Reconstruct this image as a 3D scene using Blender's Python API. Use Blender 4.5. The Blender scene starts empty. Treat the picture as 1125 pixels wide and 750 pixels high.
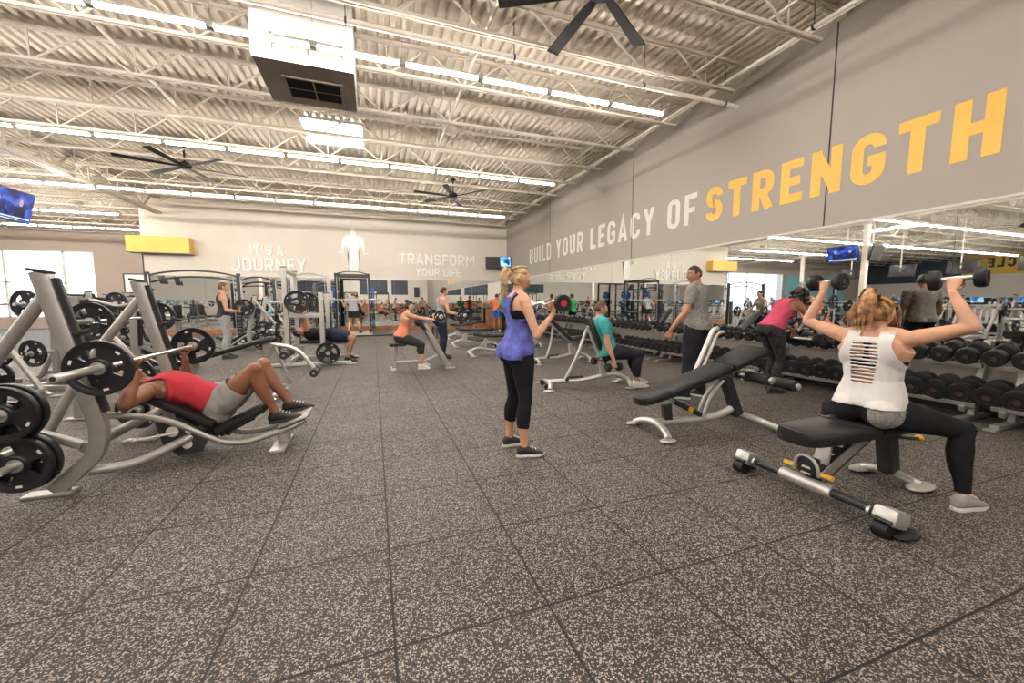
import bpy, bmesh, math, random
import numpy as np
from mathutils import Vector, Matrix, Quaternion
random.seed(7); rng = np.random.default_rng(7)
SC = bpy.context.scene; COL = SC.collection
V = Vector; PI = math.pi
def R(d): return math.radians(d)

# ---------------------------------------------------------------- materials
MATS = {}
def mat(name, col, rough=.5, metal=0., var=0., vscale=8., bump=0., bscale=60., emit=None, estr=0., spec=.5, alpha=None, coat=0., col2=None):
    if name in MATS: return MATS[name]
    m = bpy.data.materials.new(name); m.use_nodes = True; nt = m.node_tree; N = nt.nodes; L = nt.links
    b = N['Principled BSDF']
    b.inputs['Base Color'].default_value = (*col, 1); b.inputs['Roughness'].default_value = rough
    b.inputs['Metallic'].default_value = metal; b.inputs['Specular IOR Level'].default_value = spec
    if coat: b.inputs['Coat Weight'].default_value = coat; b.inputs['Coat Roughness'].default_value = .15
    tc = None
    if var or bump:
        tc = N.new('ShaderNodeTexCoord')
    if var:
        n = N.new('ShaderNodeTexNoise'); n.inputs['Scale'].default_value = vscale; n.inputs['Detail'].default_value = 4
        L.new(tc.outputs['Object'], n.inputs['Vector'])
        mx = N.new('ShaderNodeMix'); mx.data_type = 'RGBA'
        c2 = col2 or tuple(max(0, c*(1-var)) for c in col); c1 = col if col2 else tuple(min(1, c*(1+var)) for c in col)
        mx.inputs['A'].default_value = (*c2, 1); mx.inputs['B'].default_value = (*c1, 1)
        rp = N.new('ShaderNodeMapRange'); rp.inputs['From Min'].default_value = .35; rp.inputs['From Max'].default_value = .65
        L.new(n.outputs['Fac'], rp.inputs['Value']); L.new(rp.outputs['Result'], mx.inputs['Factor']); L.new(mx.outputs['Result'], b.inputs['Base Color'])
    if bump:
        n2 = N.new('ShaderNodeTexNoise'); n2.inputs['Scale'].default_value = bscale; n2.inputs['Detail'].default_value = 3
        L.new(tc.outputs['Object'], n2.inputs['Vector'])
        bp = N.new('ShaderNodeBump'); bp.inputs['Strength'].default_value = bump; bp.inputs['Distance'].default_value = .01
        L.new(n2.outputs['Fac'], bp.inputs['Height']); L.new(bp.outputs['Normal'], b.inputs['Normal'])
    if emit:
        b.inputs['Emission Color'].default_value = (*emit, 1); b.inputs['Emission Strength'].default_value = estr
    MATS[name] = m; return m
M = dict(
 steel=mat('silver_powder_coat', (.40,.385,.365), .38, .55, .08, 5, .05, 200),
 steel_lt=mat('light_silver_powder_coat', (.55,.54,.51), .33, .55, .05, 5),
 dark_steel=mat('charcoal_powder_coat', (.05,.05,.052), .4, .5, .1, 6),
 black_metal=mat('black_powder_coat', (.018,.018,.02), .4, .3, .1, 6),
 chrome=mat('polished_chrome', (.66,.66,.64), .32, 1., .04, 9),
 vinyl=mat('black_vinyl', (.015,.0135,.014), .40, 0, .12, 9, .12, 260, spec=.35),
 rubber=mat('black_rubber', (.011,.011,.012), .5, 0, .15, 12, .08, 150, spec=.35),
 iron=mat('cast_iron_plate', (.012,.012,.015), .38, .0, .15, 10, .05, 120, spec=.4),
 foam=mat('black_foam', (.03,.028,.03), .6, 0, .1, 20, .1, 300),
 plastic_w=mat('white_plastic', (.75,.74,.70), .4),
 plastic_b=mat('black_plastic', (.02,.02,.022), .35),
 yellow_pl=mat('yellow_plastic', (.85,.50,.04), .35),
 red_pl=mat('red_plastic', (.45,.03,.05), .4),
 cream_paint=mat('cream_painted_steel', (.80,.74,.64), .5, 0, .08, 3),
 joist_dark=mat('shaded_cream_steel', (.50,.45,.37), .55, 0, .12, 2.5),  # cream joist steel, base colour darkened to stand in for its shadow side
 fan=mat('black_fan_metal', (.016,.014,.014), .8, 0, .1, 4, spec=.15),
 white_metal=mat('white_painted_metal', (.66,.64,.60), .45, 0, .04, 3),
 housing=mat('strip_light_housing', (.62,.60,.57), .4, .3, .05, 6),
 tube=mat('lit_diffuser', (.9,.9,.9), .5, emit=(1., .925,.85), estr=88),
 taupe_sheet=mat('taupe_sheet_metal', (.40,.34,.285), .5, .2, .12, 3, .05, 8),
 grille=mat('dark_grille', (.03,.028,.028), .6),
 wood=mat('orange_brown_wood', (.40,.17,.065), .45, 0, .25, 3, col2=(.28,.11,.04)),
 platform_wood=mat('maple_platform', (.66,.56,.43), .4, 0, .1, 4, col2=(.56,.46,.34)),
 blue_pl=mat('blue_bumper_rubber', (.03,.10,.42), .45, 0, .1, 9),
 green_pl=mat('green_bumper_rubber', (.02,.20,.10), .45, 0, .1, 9),
 white_letter=mat('white_wall_paint', (.80,.77,.72), .6, 0, .03, 4),
 yellow_letter=mat('yellow_wall_paint', (.90,.55,.10), .55, 0, .03, 4),
 letter3d=mat('white_acrylic', (.86,.84,.80), .35, 0, .02, 4),
 yellow_box=mat('yellow_sign_panel', (.80,.52,.08), .4, 0, .03, 2),
 navy=mat('navy_wall_paint', (.045,.06,.085), .6, 0, .1, 1),
 ink=mat('black_sign_lettering', (.02,.02,.02), .5),
)

# ---------------------------------------------------------------- mesh builder
class MB:
    def __init__(s): s.bm = bmesh.new(); s.mi = 0
    def _tag(s, f0):
        if s.mi:
            s.bm.faces.ensure_lookup_table()
            for f in s.bm.faces[f0:]: f.material_index = s.mi
    def box(s, c, sz, rot=None, bev=0.):
        f0 = len(s.bm.faces)
        mt = Matrix.Translation(V(c)) @ (rot.to_4x4() if rot is not None else Matrix()) @ Matrix.Diagonal((*sz, 1))
        if bev <= 0:
            bmesh.ops.create_cube(s.bm, size=1, matrix=mt)
        else:
            t = bmesh.new(); bmesh.ops.create_cube(t, size=1, matrix=Matrix.Diagonal((*sz, 1)))
            bmesh.ops.bevel(t, geom=t.edges[:], offset=min(bev, min(sz)*.49), segments=2, affect='EDGES', profile=.6)
            t.transform(Matrix.Translation(V(c)) @ (rot.to_4x4() if rot is not None else Matrix()))
            me = bpy.data.meshes.new('t'); t.to_mesh(me); t.free(); s.bm.from_mesh(me); bpy.data.meshes.remove(me)
        s._tag(f0); return s
    def bar(s, a, b, w, h, bev=0., up=(0,0,1)):      # rectangular bar between two points
        a, b = V(a), V(b); d = b-a; z = V(up)
        if abs(d.normalized().dot(z)) > .98: z = V((0,1,0)) if abs(d.normalized().y) < .9 else V((1,0,0))
        x = d.normalized(); y = z.cross(x).normalized(); z = x.cross(y)
        rot = Matrix((x, y, z)).transposed()
        return s.box((a+b)/2, (d.length, w, h), rot, bev)
    def rings(s, rings, close=True, cap=True):
        f0 = len(s.bm.faces)
        rv = [[s.bm.verts.new(p) for p in r] for r in rings]
        n = len(rv[0])
        for a, b in zip(rv[:-1], rv[1:]):
            for i in range(n if close else n-1):
                j = (i+1) % n
                try: s.bm.faces.new((a[i], a[j], b[j], b[i]))
                except ValueError: pass
        if cap:
            try: s.bm.faces.new(rv[0][::-1]); s.bm.faces.new(rv[-1])
            except ValueError: pass
        s._tag(f0); return s
    def tube(s, pts, r, n=10, cap=True, flat=1.):
        pts = [V(p) for p in pts]; rr = r if isinstance(r, (list, tuple)) else [r]*len(pts)
        t0 = (pts[1]-pts[0]).normalized(); a = V((0,0,1)) if abs(t0.z) < .9 else V((1,0,0))
        x = t0.cross(a).normalized(); out = []
        for i, p in enumerate(pts):
            t = (pts[min(i+1, len(pts)-1)]-pts[max(i-1, 0)]).normalized()
            x = (x - t*x.dot(t)).normalized(); y = t.cross(x)
            out.append([p + (x*math.cos(2*PI*k/n)*flat + y*math.sin(2*PI*k/n))*rr[i] for k in range(n)])
        return s.rings(out, True, cap)
    def cyl(s, a, b, r, n=16, r2=None): return s.tube([a, b], [r, r if r2 is None else r2], n)
    def ell(s, c, r, rot=None, u=16, v=10):
        f0 = len(s.bm.faces)
        mt = Matrix.Translation(V(c)) @ (rot.to_4x4() if rot is not None else Matrix()) @ Matrix.Diagonal((*(r if hasattr(r,'__len__') else (r,r,r)), 1))
        bmesh.ops.create_uvsphere(s.bm, u_segments=u, v_segments=v, radius=1, matrix=mt); s._tag(f0); return s
    def lathe(s, prof, c, axis=(0,0,1), n=28):   # prof: [(r, h)]
        ax = V(axis).normalized(); a = V((0,0,1)) if abs(ax.z) < .9 else V((1,0,0))
        x = ax.cross(a).normalized(); y = ax.cross(x); c = V(c)
        rs = [[c + ax*h + (x*math.cos(2*PI*k/n)+y*math.sin(2*PI*k/n))*max(r, 1e-4) for k in range(n)] for r, h in prof]
        return s.rings(rs, True, True)
    def prism(s, poly, origin, ux, uy, depth):   # poly in 2D -> plane ux,uy, extruded along ux x uy
        f0 = len(s.bm.faces)
        o, ux, uy = V(origin), V(ux), V(uy); nz = ux.cross(uy).normalized()*depth
        A = [s.bm.verts.new(o+ux*p[0]+uy*p[1]) for p in poly]; B = [s.bm.verts.new(o+ux*p[0]+uy*p[1]+nz) for p in poly]
        n = len(poly)
        for i in range(n): s.bm.faces.new((A[i], A[(i+1)%n], B[(i+1)%n], B[i]))
        fa = s.bm.faces.new(A[::-1]); fb = s.bm.faces.new(B)
        bmesh.ops.triangulate(s.bm, faces=[fa, fb]); s._tag(f0); return s
    def build(s, name, m, parent=None, smooth=True, ang=38, extra=(), bevel=0):
        me = bpy.data.meshes.new(name); s.bm.normal_update(); s.bm.to_mesh(me); s.bm.free()
        return mesh_obj(name, me, m, parent, smooth, ang, extra)
def mesh_obj(name, me, m, parent=None, smooth=True, ang=38, extra=()):
    o = bpy.data.objects.new(name, me); COL.objects.link(o)
    me.materials.append(M[m] if isinstance(m, str) else m)
    for e in extra: me.materials.append(M[e] if isinstance(e, str) else e)
    if smooth and len(me.polygons):
        me.polygons.foreach_set('use_smooth', [True]*len(me.polygons)); me.set_sharp_from_angle(angle=R(ang))
    if parent is not None: o.parent = parent
    return o
def tag(o, label, cat, group=None, kind=None):
    if label: o['label'] = label
    if cat: o['category'] = cat
    if group: o['group'] = group
    if kind: o['kind'] = kind
    return o
def thing(name, label, cat, loc=(0,0,0), rz=0, group=None):
    o = bpy.data.objects.new(name, None); COL.objects.link(o); o.empty_display_size = .1
    o.location = loc; o.rotation_euler = (0, 0, R(rz)); return tag(o, label, cat, group)
def copy_tree(o, parent=None):
    c = o.copy(); COL.objects.link(c)
    if parent is not None: c.parent = parent
    for ch in list(o.children): copy_tree(ch, c)
    return c
def dup(o, loc, rz=0, label=None, group=None):
    c = copy_tree(o); c.location = loc; c.rotation_euler = (0, 0, R(rz))
    if label: c['label'] = label
    if group: c['group'] = group
    return c
def struct(o): o['kind'] = 'structure'; return o
def bez(p, n=14):
    p = [V(q) for q in p]; out = []
    for i in range(n+1):
        t = i/n; q = list(p)
        while len(q) > 1: q = [q[k].lerp(q[k+1], t) for k in range(len(q)-1)]
        out.append(q[0])
    return out
def fillet(pts, r=.06, n=5):        # polyline with rounded corners
    pts = [V(p) for p in pts]; out = [pts[0]]
    for a, b, c in zip(pts[:-2], pts[1:-1], pts[2:]):
        d1 = (a-b); d2 = (c-b); k = min(r, d1.length*.45, d2.length*.45)
        out += bez([b+d1.normalized()*k, b, b+d2.normalized()*k], n)
    return out + [pts[-1]]
ORD = 'first second third fourth fifth sixth seventh eighth ninth tenth eleventh twelfth thirteenth fourteenth fifteenth sixteenth seventeenth eighteenth nineteenth'.split()
TENS = {2:'twent', 3:'thirt', 4:'fort', 5:'fift', 6:'sixt', 7:'sevent', 8:'eight', 9:'ninet'}
def ordn(i):
    i += 1
    if i < 20: return ORD[i-1]
    t, u = divmod(i, 10)
    return TENS[t]+'ieth' if u == 0 else TENS[t]+'y-'+ORD[u-1]
EXPO = 0.62
# ---------------------------------------------------------------- room
XR, YB, XL, YF, YR, ZC = 6.5, 19.2, -36.0, 27.0, -12.0, 5.42   # right wall, back wall, far left, deep wall, rear wall, deck
XB = -8.3
def wall_mat(name, c, c2=None, panel=None):
    return mat(name, c, .72, 0, .025, .7, .03, 90)
M['wall_r'] = wall_mat('taupe_wall_paint', (.42,.375,.33)); M['wall_b'] = wall_mat('cream_wall_paint', (.68,.625,.54))
M['wall_d'] = wall_mat('tan_wall_paint', (.40,.33,.27)); M['wall_l'] = wall_mat('pale_wall_paint', (.74,.69,.61))
def mirror_mat():
    m = bpy.data.materials.new('mirror_glass'); m.use_nodes = True; b = m.node_tree.nodes['Principled BSDF']
    b.inputs['Base Color'].default_value = (.86,.88,.87,1); b.inputs['Metallic'].default_value = 1; b.inputs['Roughness'].default_value = .012
    return m
M['mirror'] = mirror_mat()
def floor_mat():
    m = bpy.data.materials.new('speckled_rubber_tile'); m.use_nodes = True; nt = m.node_tree; N = nt.nodes; L = nt.links
    b = N['Principled BSDF']; tc = N.new('ShaderNodeTexCoord')
    def math_(op, a, bb=None, c=None):
        n = N.new('ShaderNodeMath'); n.operation = op
        for i, x in enumerate((a, bb, c)):
            if x is None: continue
            if isinstance(x, (int, float)): n.inputs[i].default_value = x
            else: L.new(x, n.inputs[i])
        return n.outputs[0]
    sp = N.new('ShaderNodeSeparateXYZ'); L.new(tc.outputs['Object'], sp.inputs[0])
    S = .625; gx = math_('DIVIDE', math_('SUBTRACT', sp.outputs['X'], .0357), S); gy = math_('DIVIDE', math_('SUBTRACT', sp.outputs['Y'], 2.656), S)
    # slight wander of the seams
    nz = N.new('ShaderNodeTexNoise'); nz.inputs['Scale'].default_value = 9; L.new(tc.outputs['Object'], nz.inputs['Vector'])
    w = math_('MULTIPLY', math_('SUBTRACT', nz.outputs['Fac'], .5), .012)
    def seam(g):
        f = math_('FRACT', math_('ADD', g, w)); d = math_('MINIMUM', f, math_('SUBTRACT', 1., f)); return math_('MULTIPLY', d, S)
    d = math_('MINIMUM', seam(gx), seam(gy))
    mr = N.new('ShaderNodeMapRange'); mr.interpolation_type = 'SMOOTHSTEP'; mr.inputs['From Min'].default_value = .003; mr.inputs['From Max'].default_value = .0075
    L.new(d, mr.inputs['Value'])
    cell = N.new('ShaderNodeCombineXYZ'); L.new(math_('FLOOR', gx), cell.inputs[0]); L.new(math_('FLOOR', gy), cell.inputs[1])
    wn = N.new('ShaderNodeTexWhiteNoise'); wn.noise_dimensions = '2D'; L.new(cell.outputs[0], wn.inputs['Vector'])
    # flecks: voronoi cells, some of them light
    def flecks(scale, thr, seed):
        mp = N.new('ShaderNodeMapping'); mp.inputs['Location'].default_value = (seed, seed*2, 0); L.new(tc.outputs['Object'], mp.inputs['Vector'])
        dn = N.new('ShaderNodeTexNoise'); dn.inputs['Scale'].default_value = scale*.8; dn.inputs['Detail'].default_value = 1; L.new(mp.outputs[0], dn.inputs['Vector'])
        vm = N.new('ShaderNodeVectorMath'); vm.operation = 'MULTIPLY_ADD'; L.new(dn.outputs['Color'], vm.inputs[0]); vm.inputs[1].default_value = (1.6/scale,)*3; L.new(mp.outputs[0], vm.inputs[2])
        v = N.new('ShaderNodeTexVoronoi'); v.inputs['Scale'].default_value = scale; v.voronoi_dimensions = '2D'; L.new(vm.outputs[0], v.inputs['Vector'])
        s2 = N.new('ShaderNodeSeparateColor'); L.new(v.outputs['Color'], s2.inputs[0])
        sel = math_('GREATER_THAN', s2.outputs[0], thr); near = math_('LESS_THAN', v.outputs['Distance'], math_('MULTIPLY_ADD', s2.outputs[1], .28, .24))
        return math_('MULTIPLY', sel, near), s2.outputs[2]
    f1, r1 = flecks(140, .50, 0); f2, r2 = flecks(230, .5, 5.3)
    cr = N.new('ShaderNodeMix'); cr.data_type = 'RGBA'; cr.inputs['A'].default_value = (.56,.49,.425,1); cr.inputs['B'].default_value = (.33,.29,.25,1); L.new(r1, cr.inputs['Factor'])
    tile = N.new('ShaderNodeMix'); tile.data_type = 'RGBA'; tile.inputs['A'].default_value = (.019,.0165,.0155,1); tile.inputs['B'].default_value = (.034,.029,.026,1); L.new(wn.outputs['Value'], tile.inputs['Factor'])
    m1 = N.new('ShaderNodeMix'); m1.data_type = 'RGBA'; L.new(math_('MULTIPLY', f2, .55), m1.inputs['Factor']); L.new(tile.outputs['Result'], m1.inputs['A']); m1.inputs['B'].default_value = (.10,.086,.076,1)
    m2 = N.new('ShaderNodeMix'); m2.data_type = 'RGBA'; L.new(math_('MULTIPLY', f1, .85), m2.inputs['Factor']); L.new(m1.outputs['Result'], m2.inputs['A']); L.new(cr.outputs['Result'], m2.inputs['B'])
    m3 = N.new('ShaderNodeMix'); m3.data_type = 'RGBA'; L.new(mr.outputs['Result'], m3.inputs['Factor']); m3.inputs['A'].default_value = (.008,.008,.009,1); L.new(m2.outputs['Result'], m3.inputs['B'])
    # broad scuffing
    n3 = N.new('ShaderNodeTexNoise'); n3.inputs['Scale'].default_value = 1.1; n3.inputs['Detail'].default_value = 5; L.new(tc.outputs['Object'], n3.inputs['Vector'])
    hs = N.new('ShaderNodeHueSaturation'); L.new(m3.outputs['Result'], hs.inputs['Color']); L.new(math_('MULTIPLY_ADD', n3.outputs['Fac'], .7, .62), hs.inputs['Value'])
    L.new(hs.outputs['Color'], b.inputs['Base Color']); b.inputs['Roughness'].default_value = .62; b.inputs['Specular IOR Level'].default_value = .35
    bp = N.new('ShaderNodeBump'); bp.inputs['Strength'].default_value = .5; bp.inputs['Distance'].default_value = .004
    L.new(math_('ADD', mr.outputs['Result'], math_('MULTIPLY', f1, .12)), bp.inputs['Height']); L.new(bp.outputs['Normal'], b.inputs['Normal'])
    return m
M['floor'] = floor_mat()
def slab(name, c, sz, m): return struct(MB().box(c, sz).build(name, m, smooth=False))
slab('floor', ((XL+XR)/2, (YR+YF)/2, -.1), (XR-XL+.6, YF-YR+.6, .2), 'floor')
slab('wall_right', (XR+.1, (YR+YF)/2, 2.75), (.2, YF-YR+.6, 5.5), 'wall_r')
slab('wall_back', ((XB+XR)/2, YB+.1, 2.75), (XR-XB, .2, 5.5), 'wall_b')
slab('wall_return', (XB+.1, (YB+.2+YF)/2, 2.75), (.2, YF-YB-.2, 5.5), 'wall_d')
slab('wall_rear', ((XL+XR)/2, YR-.1, 2.75), (XR-XL+.4, .2, 5.5), 'wall_l')
# deep wall with a storefront opening
WX0, WX1, WZ0, WZ1 = -24.0, -13.75, .55, 3.97
w = MB(); 
w.box(((XL+WX0)/2-.1, YF+.1, 2.75), (WX0-XL+.2, .2, 5.5)); w.box(((WX1+XB)/2+.1, YF+.1, 2.75), (XB-WX1+.2, .2, 5.5))
w.box(((WX0+WX1)/2, YF+.1, (WZ1+5.5)/2), (WX1-WX0, .2, 5.5-WZ1)); w.box(((WX0+WX1)/2, YF+.1, WZ0/2), (WX1-WX0, .2, WZ0))
struct(w.build('wall_deep', 'wall_d', smooth=False))
slab('wall_left', (XL-.1, (YR+YF)/2, 2.75), (.2, YF-YR+.6, 5.5), 'wall_l')
# seams between the concrete panels of the right wall
for i, y in enumerate((4.17, 8.9, 14.0, -.9)):
    struct(MB().box((XR-.002, y, 3.85), (.006, .018, 3.0)).build('trim_%d' % (i+1), 'grille', smooth=False))
# daylight beyond the storefront
day = mat('bright_daylight', (.8,.85,.9), .9, emit=(.80,.90,1.), estr=1.9)
def day_mat():
    nt = day.node_tree; N = nt.nodes; L = nt.links; b = N['Principled BSDF']
    tc = N.new('ShaderNodeTexCoord'); sp = N.new('ShaderNodeSeparateXYZ'); L.new(tc.outputs['Object'], sp.inputs[0])
    n = N.new('ShaderNodeTexNoise'); n.inputs['Scale'].default_value = .7; n.inputs['Detail'].default_value = 5; L.new(tc.outputs['Object'], n.inputs['Vector'])
    ad = N.new('ShaderNodeMath'); ad.operation = 'MULTIPLY_ADD'; L.new(n.outputs['Fac'], ad.inputs[0]); ad.inputs[1].default_value = 1.1; L.new(sp.outputs['Z'], ad.inputs[2])
    cr = N.new('ShaderNodeValToRGB'); mr = N.new('ShaderNodeMapRange'); mr.inputs['From Max'].default_value = 4.5; L.new(ad.outputs[0], mr.inputs['Value'])
    L.new(mr.outputs[0], cr.inputs[0]); e = cr.color_ramp.elements
    e[0].color = (.30,.36,.40,1); e[0].position = .15; e[1].color = (.9,.97,1.,1); e[1].position = .62
    x = cr.color_ramp.elements.new(.4); x.color = (.45,.62,.80,1)
    L.new(cr.outputs['Color'], b.inputs['Emission Color'])
day_mat(); M['day'] = day
struct(MB().box(((WX0+WX1)/2, YF+2.5, 2.6), (WX1-WX0+5, .1, 6)).build('window_view', 'day', smooth=False))
fr = MB()
for x in (WX0, WX0+2.25, WX0+4.5, WX0+6.75, WX0+9.0, WX1): fr.box((x, YF+.1, (WZ0+WZ1)/2), (.08, .14, WZ1-WZ0))
for z in (WZ0+.04, 2.35, WZ1-.04): fr.box(((WX0+WX1)/2, YF+.1, z), (WX1-WX0, .14, .07))
struct(fr.build('window_1', 'white_metal', smooth=False))
# mirrors, laid in panels edge to edge
def mirror_panels():
    for i in range(9):
        y0 = -2.0+i*2.35; y1 = min(y0+2.345, YB-.02)
        o = MB().box((XR-.006, (y0+y1)/2, 1.53), (.012, y1-y0, 1.74)).build('wall_mirror', 'mirror', smooth=False)
        tag(o, 'tall wall mirror panel above the dumbbell racks, %s counted from the back corner' % ordn(8-i), 'mirror', 'mirror panels on the right wall')
    xs = [-8.2+i*1.835 for i in range(9)]
    for i in range(8):
        o = MB().box(((xs[i]+xs[i+1]-.005)/2, YB-.006, 1.3), (1.83, .012, 2.14)).build('wall_mirror', 'mirror', smooth=False)
        tag(o, 'tall mirror panel low on the back wall, %s from its left end' % ordn(i), 'mirror', 'mirror panels on the back wall')
mirror_panels()
t = MB(); t.box((XR-.012, 8.6, 2.41), (.02, 21.2, .03)); struct(t.build('trim_10', 'white_metal', smooth=False))
t = MB(); t.box(((XB+XR)/2, YB-.012, 2.385), (XR-XB, .02, .03)); struct(t.build('trim_11', 'white_metal', smooth=False))
t = MB(); t.box(((XB+XR)/2, YB-.015, .11), (XR-XB, .03, .22)); struct(t.build('baseboard_back', 'wood', smooth=False))
t = MB(); t.box((XR-.012, 8.6, .06), (.024, 21.2, .12)); struct(t.build('baseboard_right', 'plastic_b', smooth=False))
# rear wall behind the camera (seen in the mirrors): wood wainscot, dark upper windows
t = MB(); t.box((0, YR+.03, .6), (13, .06, 1.2)); struct(t.build('trim_12', 'wood', smooth=False))
for i, (x0, x1, z0, z1) in enumerate(((-9.5, -3.2, 2.6, 3.8), (-1.4, 1.7, 2.3, 4.0), (2.2, 4.1, 2.3, 4.0), (4.9, 5.5, 2.0, 3.2))):
    f = MB(); n = max(1, int((x1-x0)/.6)) if i else 1
    f.box(((x0+x1)/2, YR+.02, (z0+z1)/2), (x1-x0, .04, z1-z0)); wo = struct(f.build('window_%d' % (i+2), 'navy', smooth=False))
    if i:
        g = MB()
        for k in range(n+1): g.box((x0+(x1-x0)*k/n, YR+.05, (z0+z1)/2), (.03, .03, z1-z0))
        for k in range(3): g.box(((x0+x1)/2, YR+.05, z0+(z1-z0)*k/2), (x1-x0, .03, .03))
        g.build('window_bars', 'dark_steel', wo, smooth=False)
# corner guard at the end of the back wall
struct(MB().box((XB+.0, YB+.08, 1.6), (.04, .2, 3.2)).build('trim_13', 'dark_steel', smooth=False))

# ---------------------------------------------------------------- roof deck: corrugated steel, ribs run along the room
def deck():
    p = .16; n = int((XR-XL)/p)+2; prof = []
    for i in range(n):
        x = XL-.1+i*p; prof += [(x, 0), (x+.075, 0), (x+.09, .06), (x+.145, .06)]
    sk = []     # skylight openings handled as separate domes below
    bm = MB(); ys = [YR-.2, YF+.2]
    bm.rings([[ (x, y, ZC+z) for x, z in prof] for y in ys], close=False, cap=False)
    return bm
M['deck'] = mat('painted_roof_deck', (.74,.665,.56), .6, 0, .16, .9, 0, 6, col2=(.60,.53,.435))
struct(deck().build('ceiling', 'deck', ang=20))
slab('ceiling_back', ((XL+XR)/2, (YR+YF)/2, ZC+.2), (XR-XL+.6, YF-YR+.6, .1), 'deck')
# open web joists across the room
def joist(x0, x1, depth=.5, bay=.62, zt=ZC-.02):
    zb = zt-depth; t = MB()
    for dy in (-.028, .028):
        t.box(((x0+x1)/2, dy, zt-.02), (x1-x0, .034, .04)); t.box(((x0+x1)/2, dy, zb+.02), (x1-x0-.9, .034, .04))
    n = int((x1-x0-.9)/bay); xs = [x0+.45+(x1-x0-.9)*i/n for i in range(n+1)]
    for i in range(n):
        up = i % 2 == 0
        a = (xs[i], 0, zb if up else zt-.03); b = (xs[i+1], 0, zt-.03 if up else zb)
        t.bar(a, b, .026, .026)
        if up: t.bar((xs[i], 0, zb), (xs[i], 0, zt), .02, .02)
    t.bar((x0, 0, zt-.03), (x0+.45, 0, zb+.02), .026, .026); t.bar((x1, 0, zt-.03), (x1-.45, 0, zb+.02), .026, .026)
    t.box((x0+.1, 0, zt-.06), (.2, .1, .09)); t.box((x1-.1, 0, zt-.06), (.2, .1, .09))
    return t
XG = -7.7
jr = joist(XG, XR-.02).build('roof_joist', 'joist_dark', smooth=False)
jl = joist(XL+.1, XG).build('roof_joist', 'joist_dark', smooth=False)
ys = [-11.3+1.4*i for i in range(28) if -11.3+1.4*i < 26.8]
first = {}
for i, y in enumerate(ys):
    for side, src in (('right', jr), ('left', jl)):
        if side == 'right' and y > YB-.1:
            continue
        o = src if side not in first else src.copy()
        if side in first: COL.objects.link(o)
        first[side] = 1; o.location = (0, y, 0)
        tag(o, 'cream open-web roof joist %s of the girder, %s from the back' % (side, ordn(len(ys)-1-i)), 'roof joist', 'open web joists under the roof deck')
g = MB()
zt, zb = ZC-.08, ZC-.66
for dx in (-.06, .06):
    g.box((XG+dx, (YR+YB)/2, zt), (.09, YB-YR, .07)); g.box((XG+dx, (YR+YB)/2, zb), (.09, YB-YR, .09))
yy = YR; k = 0
while yy < YB-.8:
    g.bar((XG, yy, zb if k % 2 else zt), (XG, yy+.7, zt if k % 2 else zb), .05, .05); 
    if k % 2: g.bar((XG, yy, zb), (XG, yy, zt), .035, .035)
    yy += .7; k += 1
tag(g.build('roof_girder', 'joist_dark', smooth=False), 'deep truss girder running the length of the room at the joists\' left ends', 'girder')
g = MB()
for dx in (-.06, .06):
    g.box((-18.5+dx, (YR+YF)/2, zt), (.09, YF-YR, .07)); g.box((-18.5+dx, (YR+YF)/2, zb), (.09, YF-YR, .09))
yy = YR; k = 0
while yy < YF-.8:
    g.bar((-16.5, yy, zb if k % 2 else zt), (-16.5, yy+.7, zt if k % 2 else zb), .05, .05); yy += .7; k += 1
tag(g.build('roof_girder', 'joist_dark', smooth=False), 'second truss girder far to the left over the cardio area', 'girder')
for (x, y, where) in ((-8.0, 11.6, 'behind the hanging televisions'), (-8.0, 3.6, 'seen at the right edge of the mirror'), (-18.5, 9.9, 'far off in the cardio area'), (-18.5, 21.5, 'near the storefront windows')):
    c = MB(); c.box((x, y, ZC/2), (.2, .2, ZC-.02), bev=.02); c.box((x, y, .01), (.34, .34, .02))
    tag(c.build('steel_column', 'cream_paint', smooth=False), 'cream square steel column %s' % where, 'column')
# bracing rods and pipes
def pipe(name, pts, r, label, m='cream_paint', cat='pipe', hang=None):
    t = MB(); t.tube(pts, r, 10)
    o = t.build(name, m)
    if hang:
        for p in hang:
            h = MB(); h.cyl(p, (p[0], p[1], ZC), .006, 6); h.lathe([(r+.006, -.012), (r+.012, -.012), (r+.012, .012), (r+.006, .012)], p, (1,0,0) if abs(pts[-1][0]-pts[0][0]) > abs(pts[-1][1]-pts[0][1]) else (0,1,0), 12)
            h.build('pipe_hanger', 'dark_steel', o)
    return tag(o, label, cat)
pipe('sprinkler_pipe', [(-35, 5.55, 4.72), (6.2, 5.55, 4.72)], .035, 'cream sprinkler main crossing the room just before the nearest light row', hang=[(x, 5.55, 4.72) for x in (-4.6, -2.4, -.2, 2.0, 4.2, 5.9)])
pipe('sprinkler_pipe', [(5.75, -10, 4.98), (5.75, 19, 4.98)], .03, 'thin sprinkler line running high along the right wall', hang=[(5.75, y, 4.98) for y in (1, 4, 7, 10, 13, 16)])
pipe('conduit', [(6.05, -10, 5.12), (6.05, 19, 5.12)], .014, 'thin conduit beside the sprinkler line along the right wall')
pipe('conduit', [(5.35, -10, 5.2), (5.35, 19, 5.2)], .016, 'thin conduit on the room side of the wall sprinkler line')
pipe('sprinkler_pipe', [(1.6, -10, 5.02), (1.6, 19, 5.02)], .022, 'sprinkler branch line running to the back wall over the open floor')
pipe('sprinkler_pipe', [(-3.4, -10, 5.02), (-3.4, 19, 5.02)], .022, 'sprinkler branch line running to the back wall over the bench row')

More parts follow.
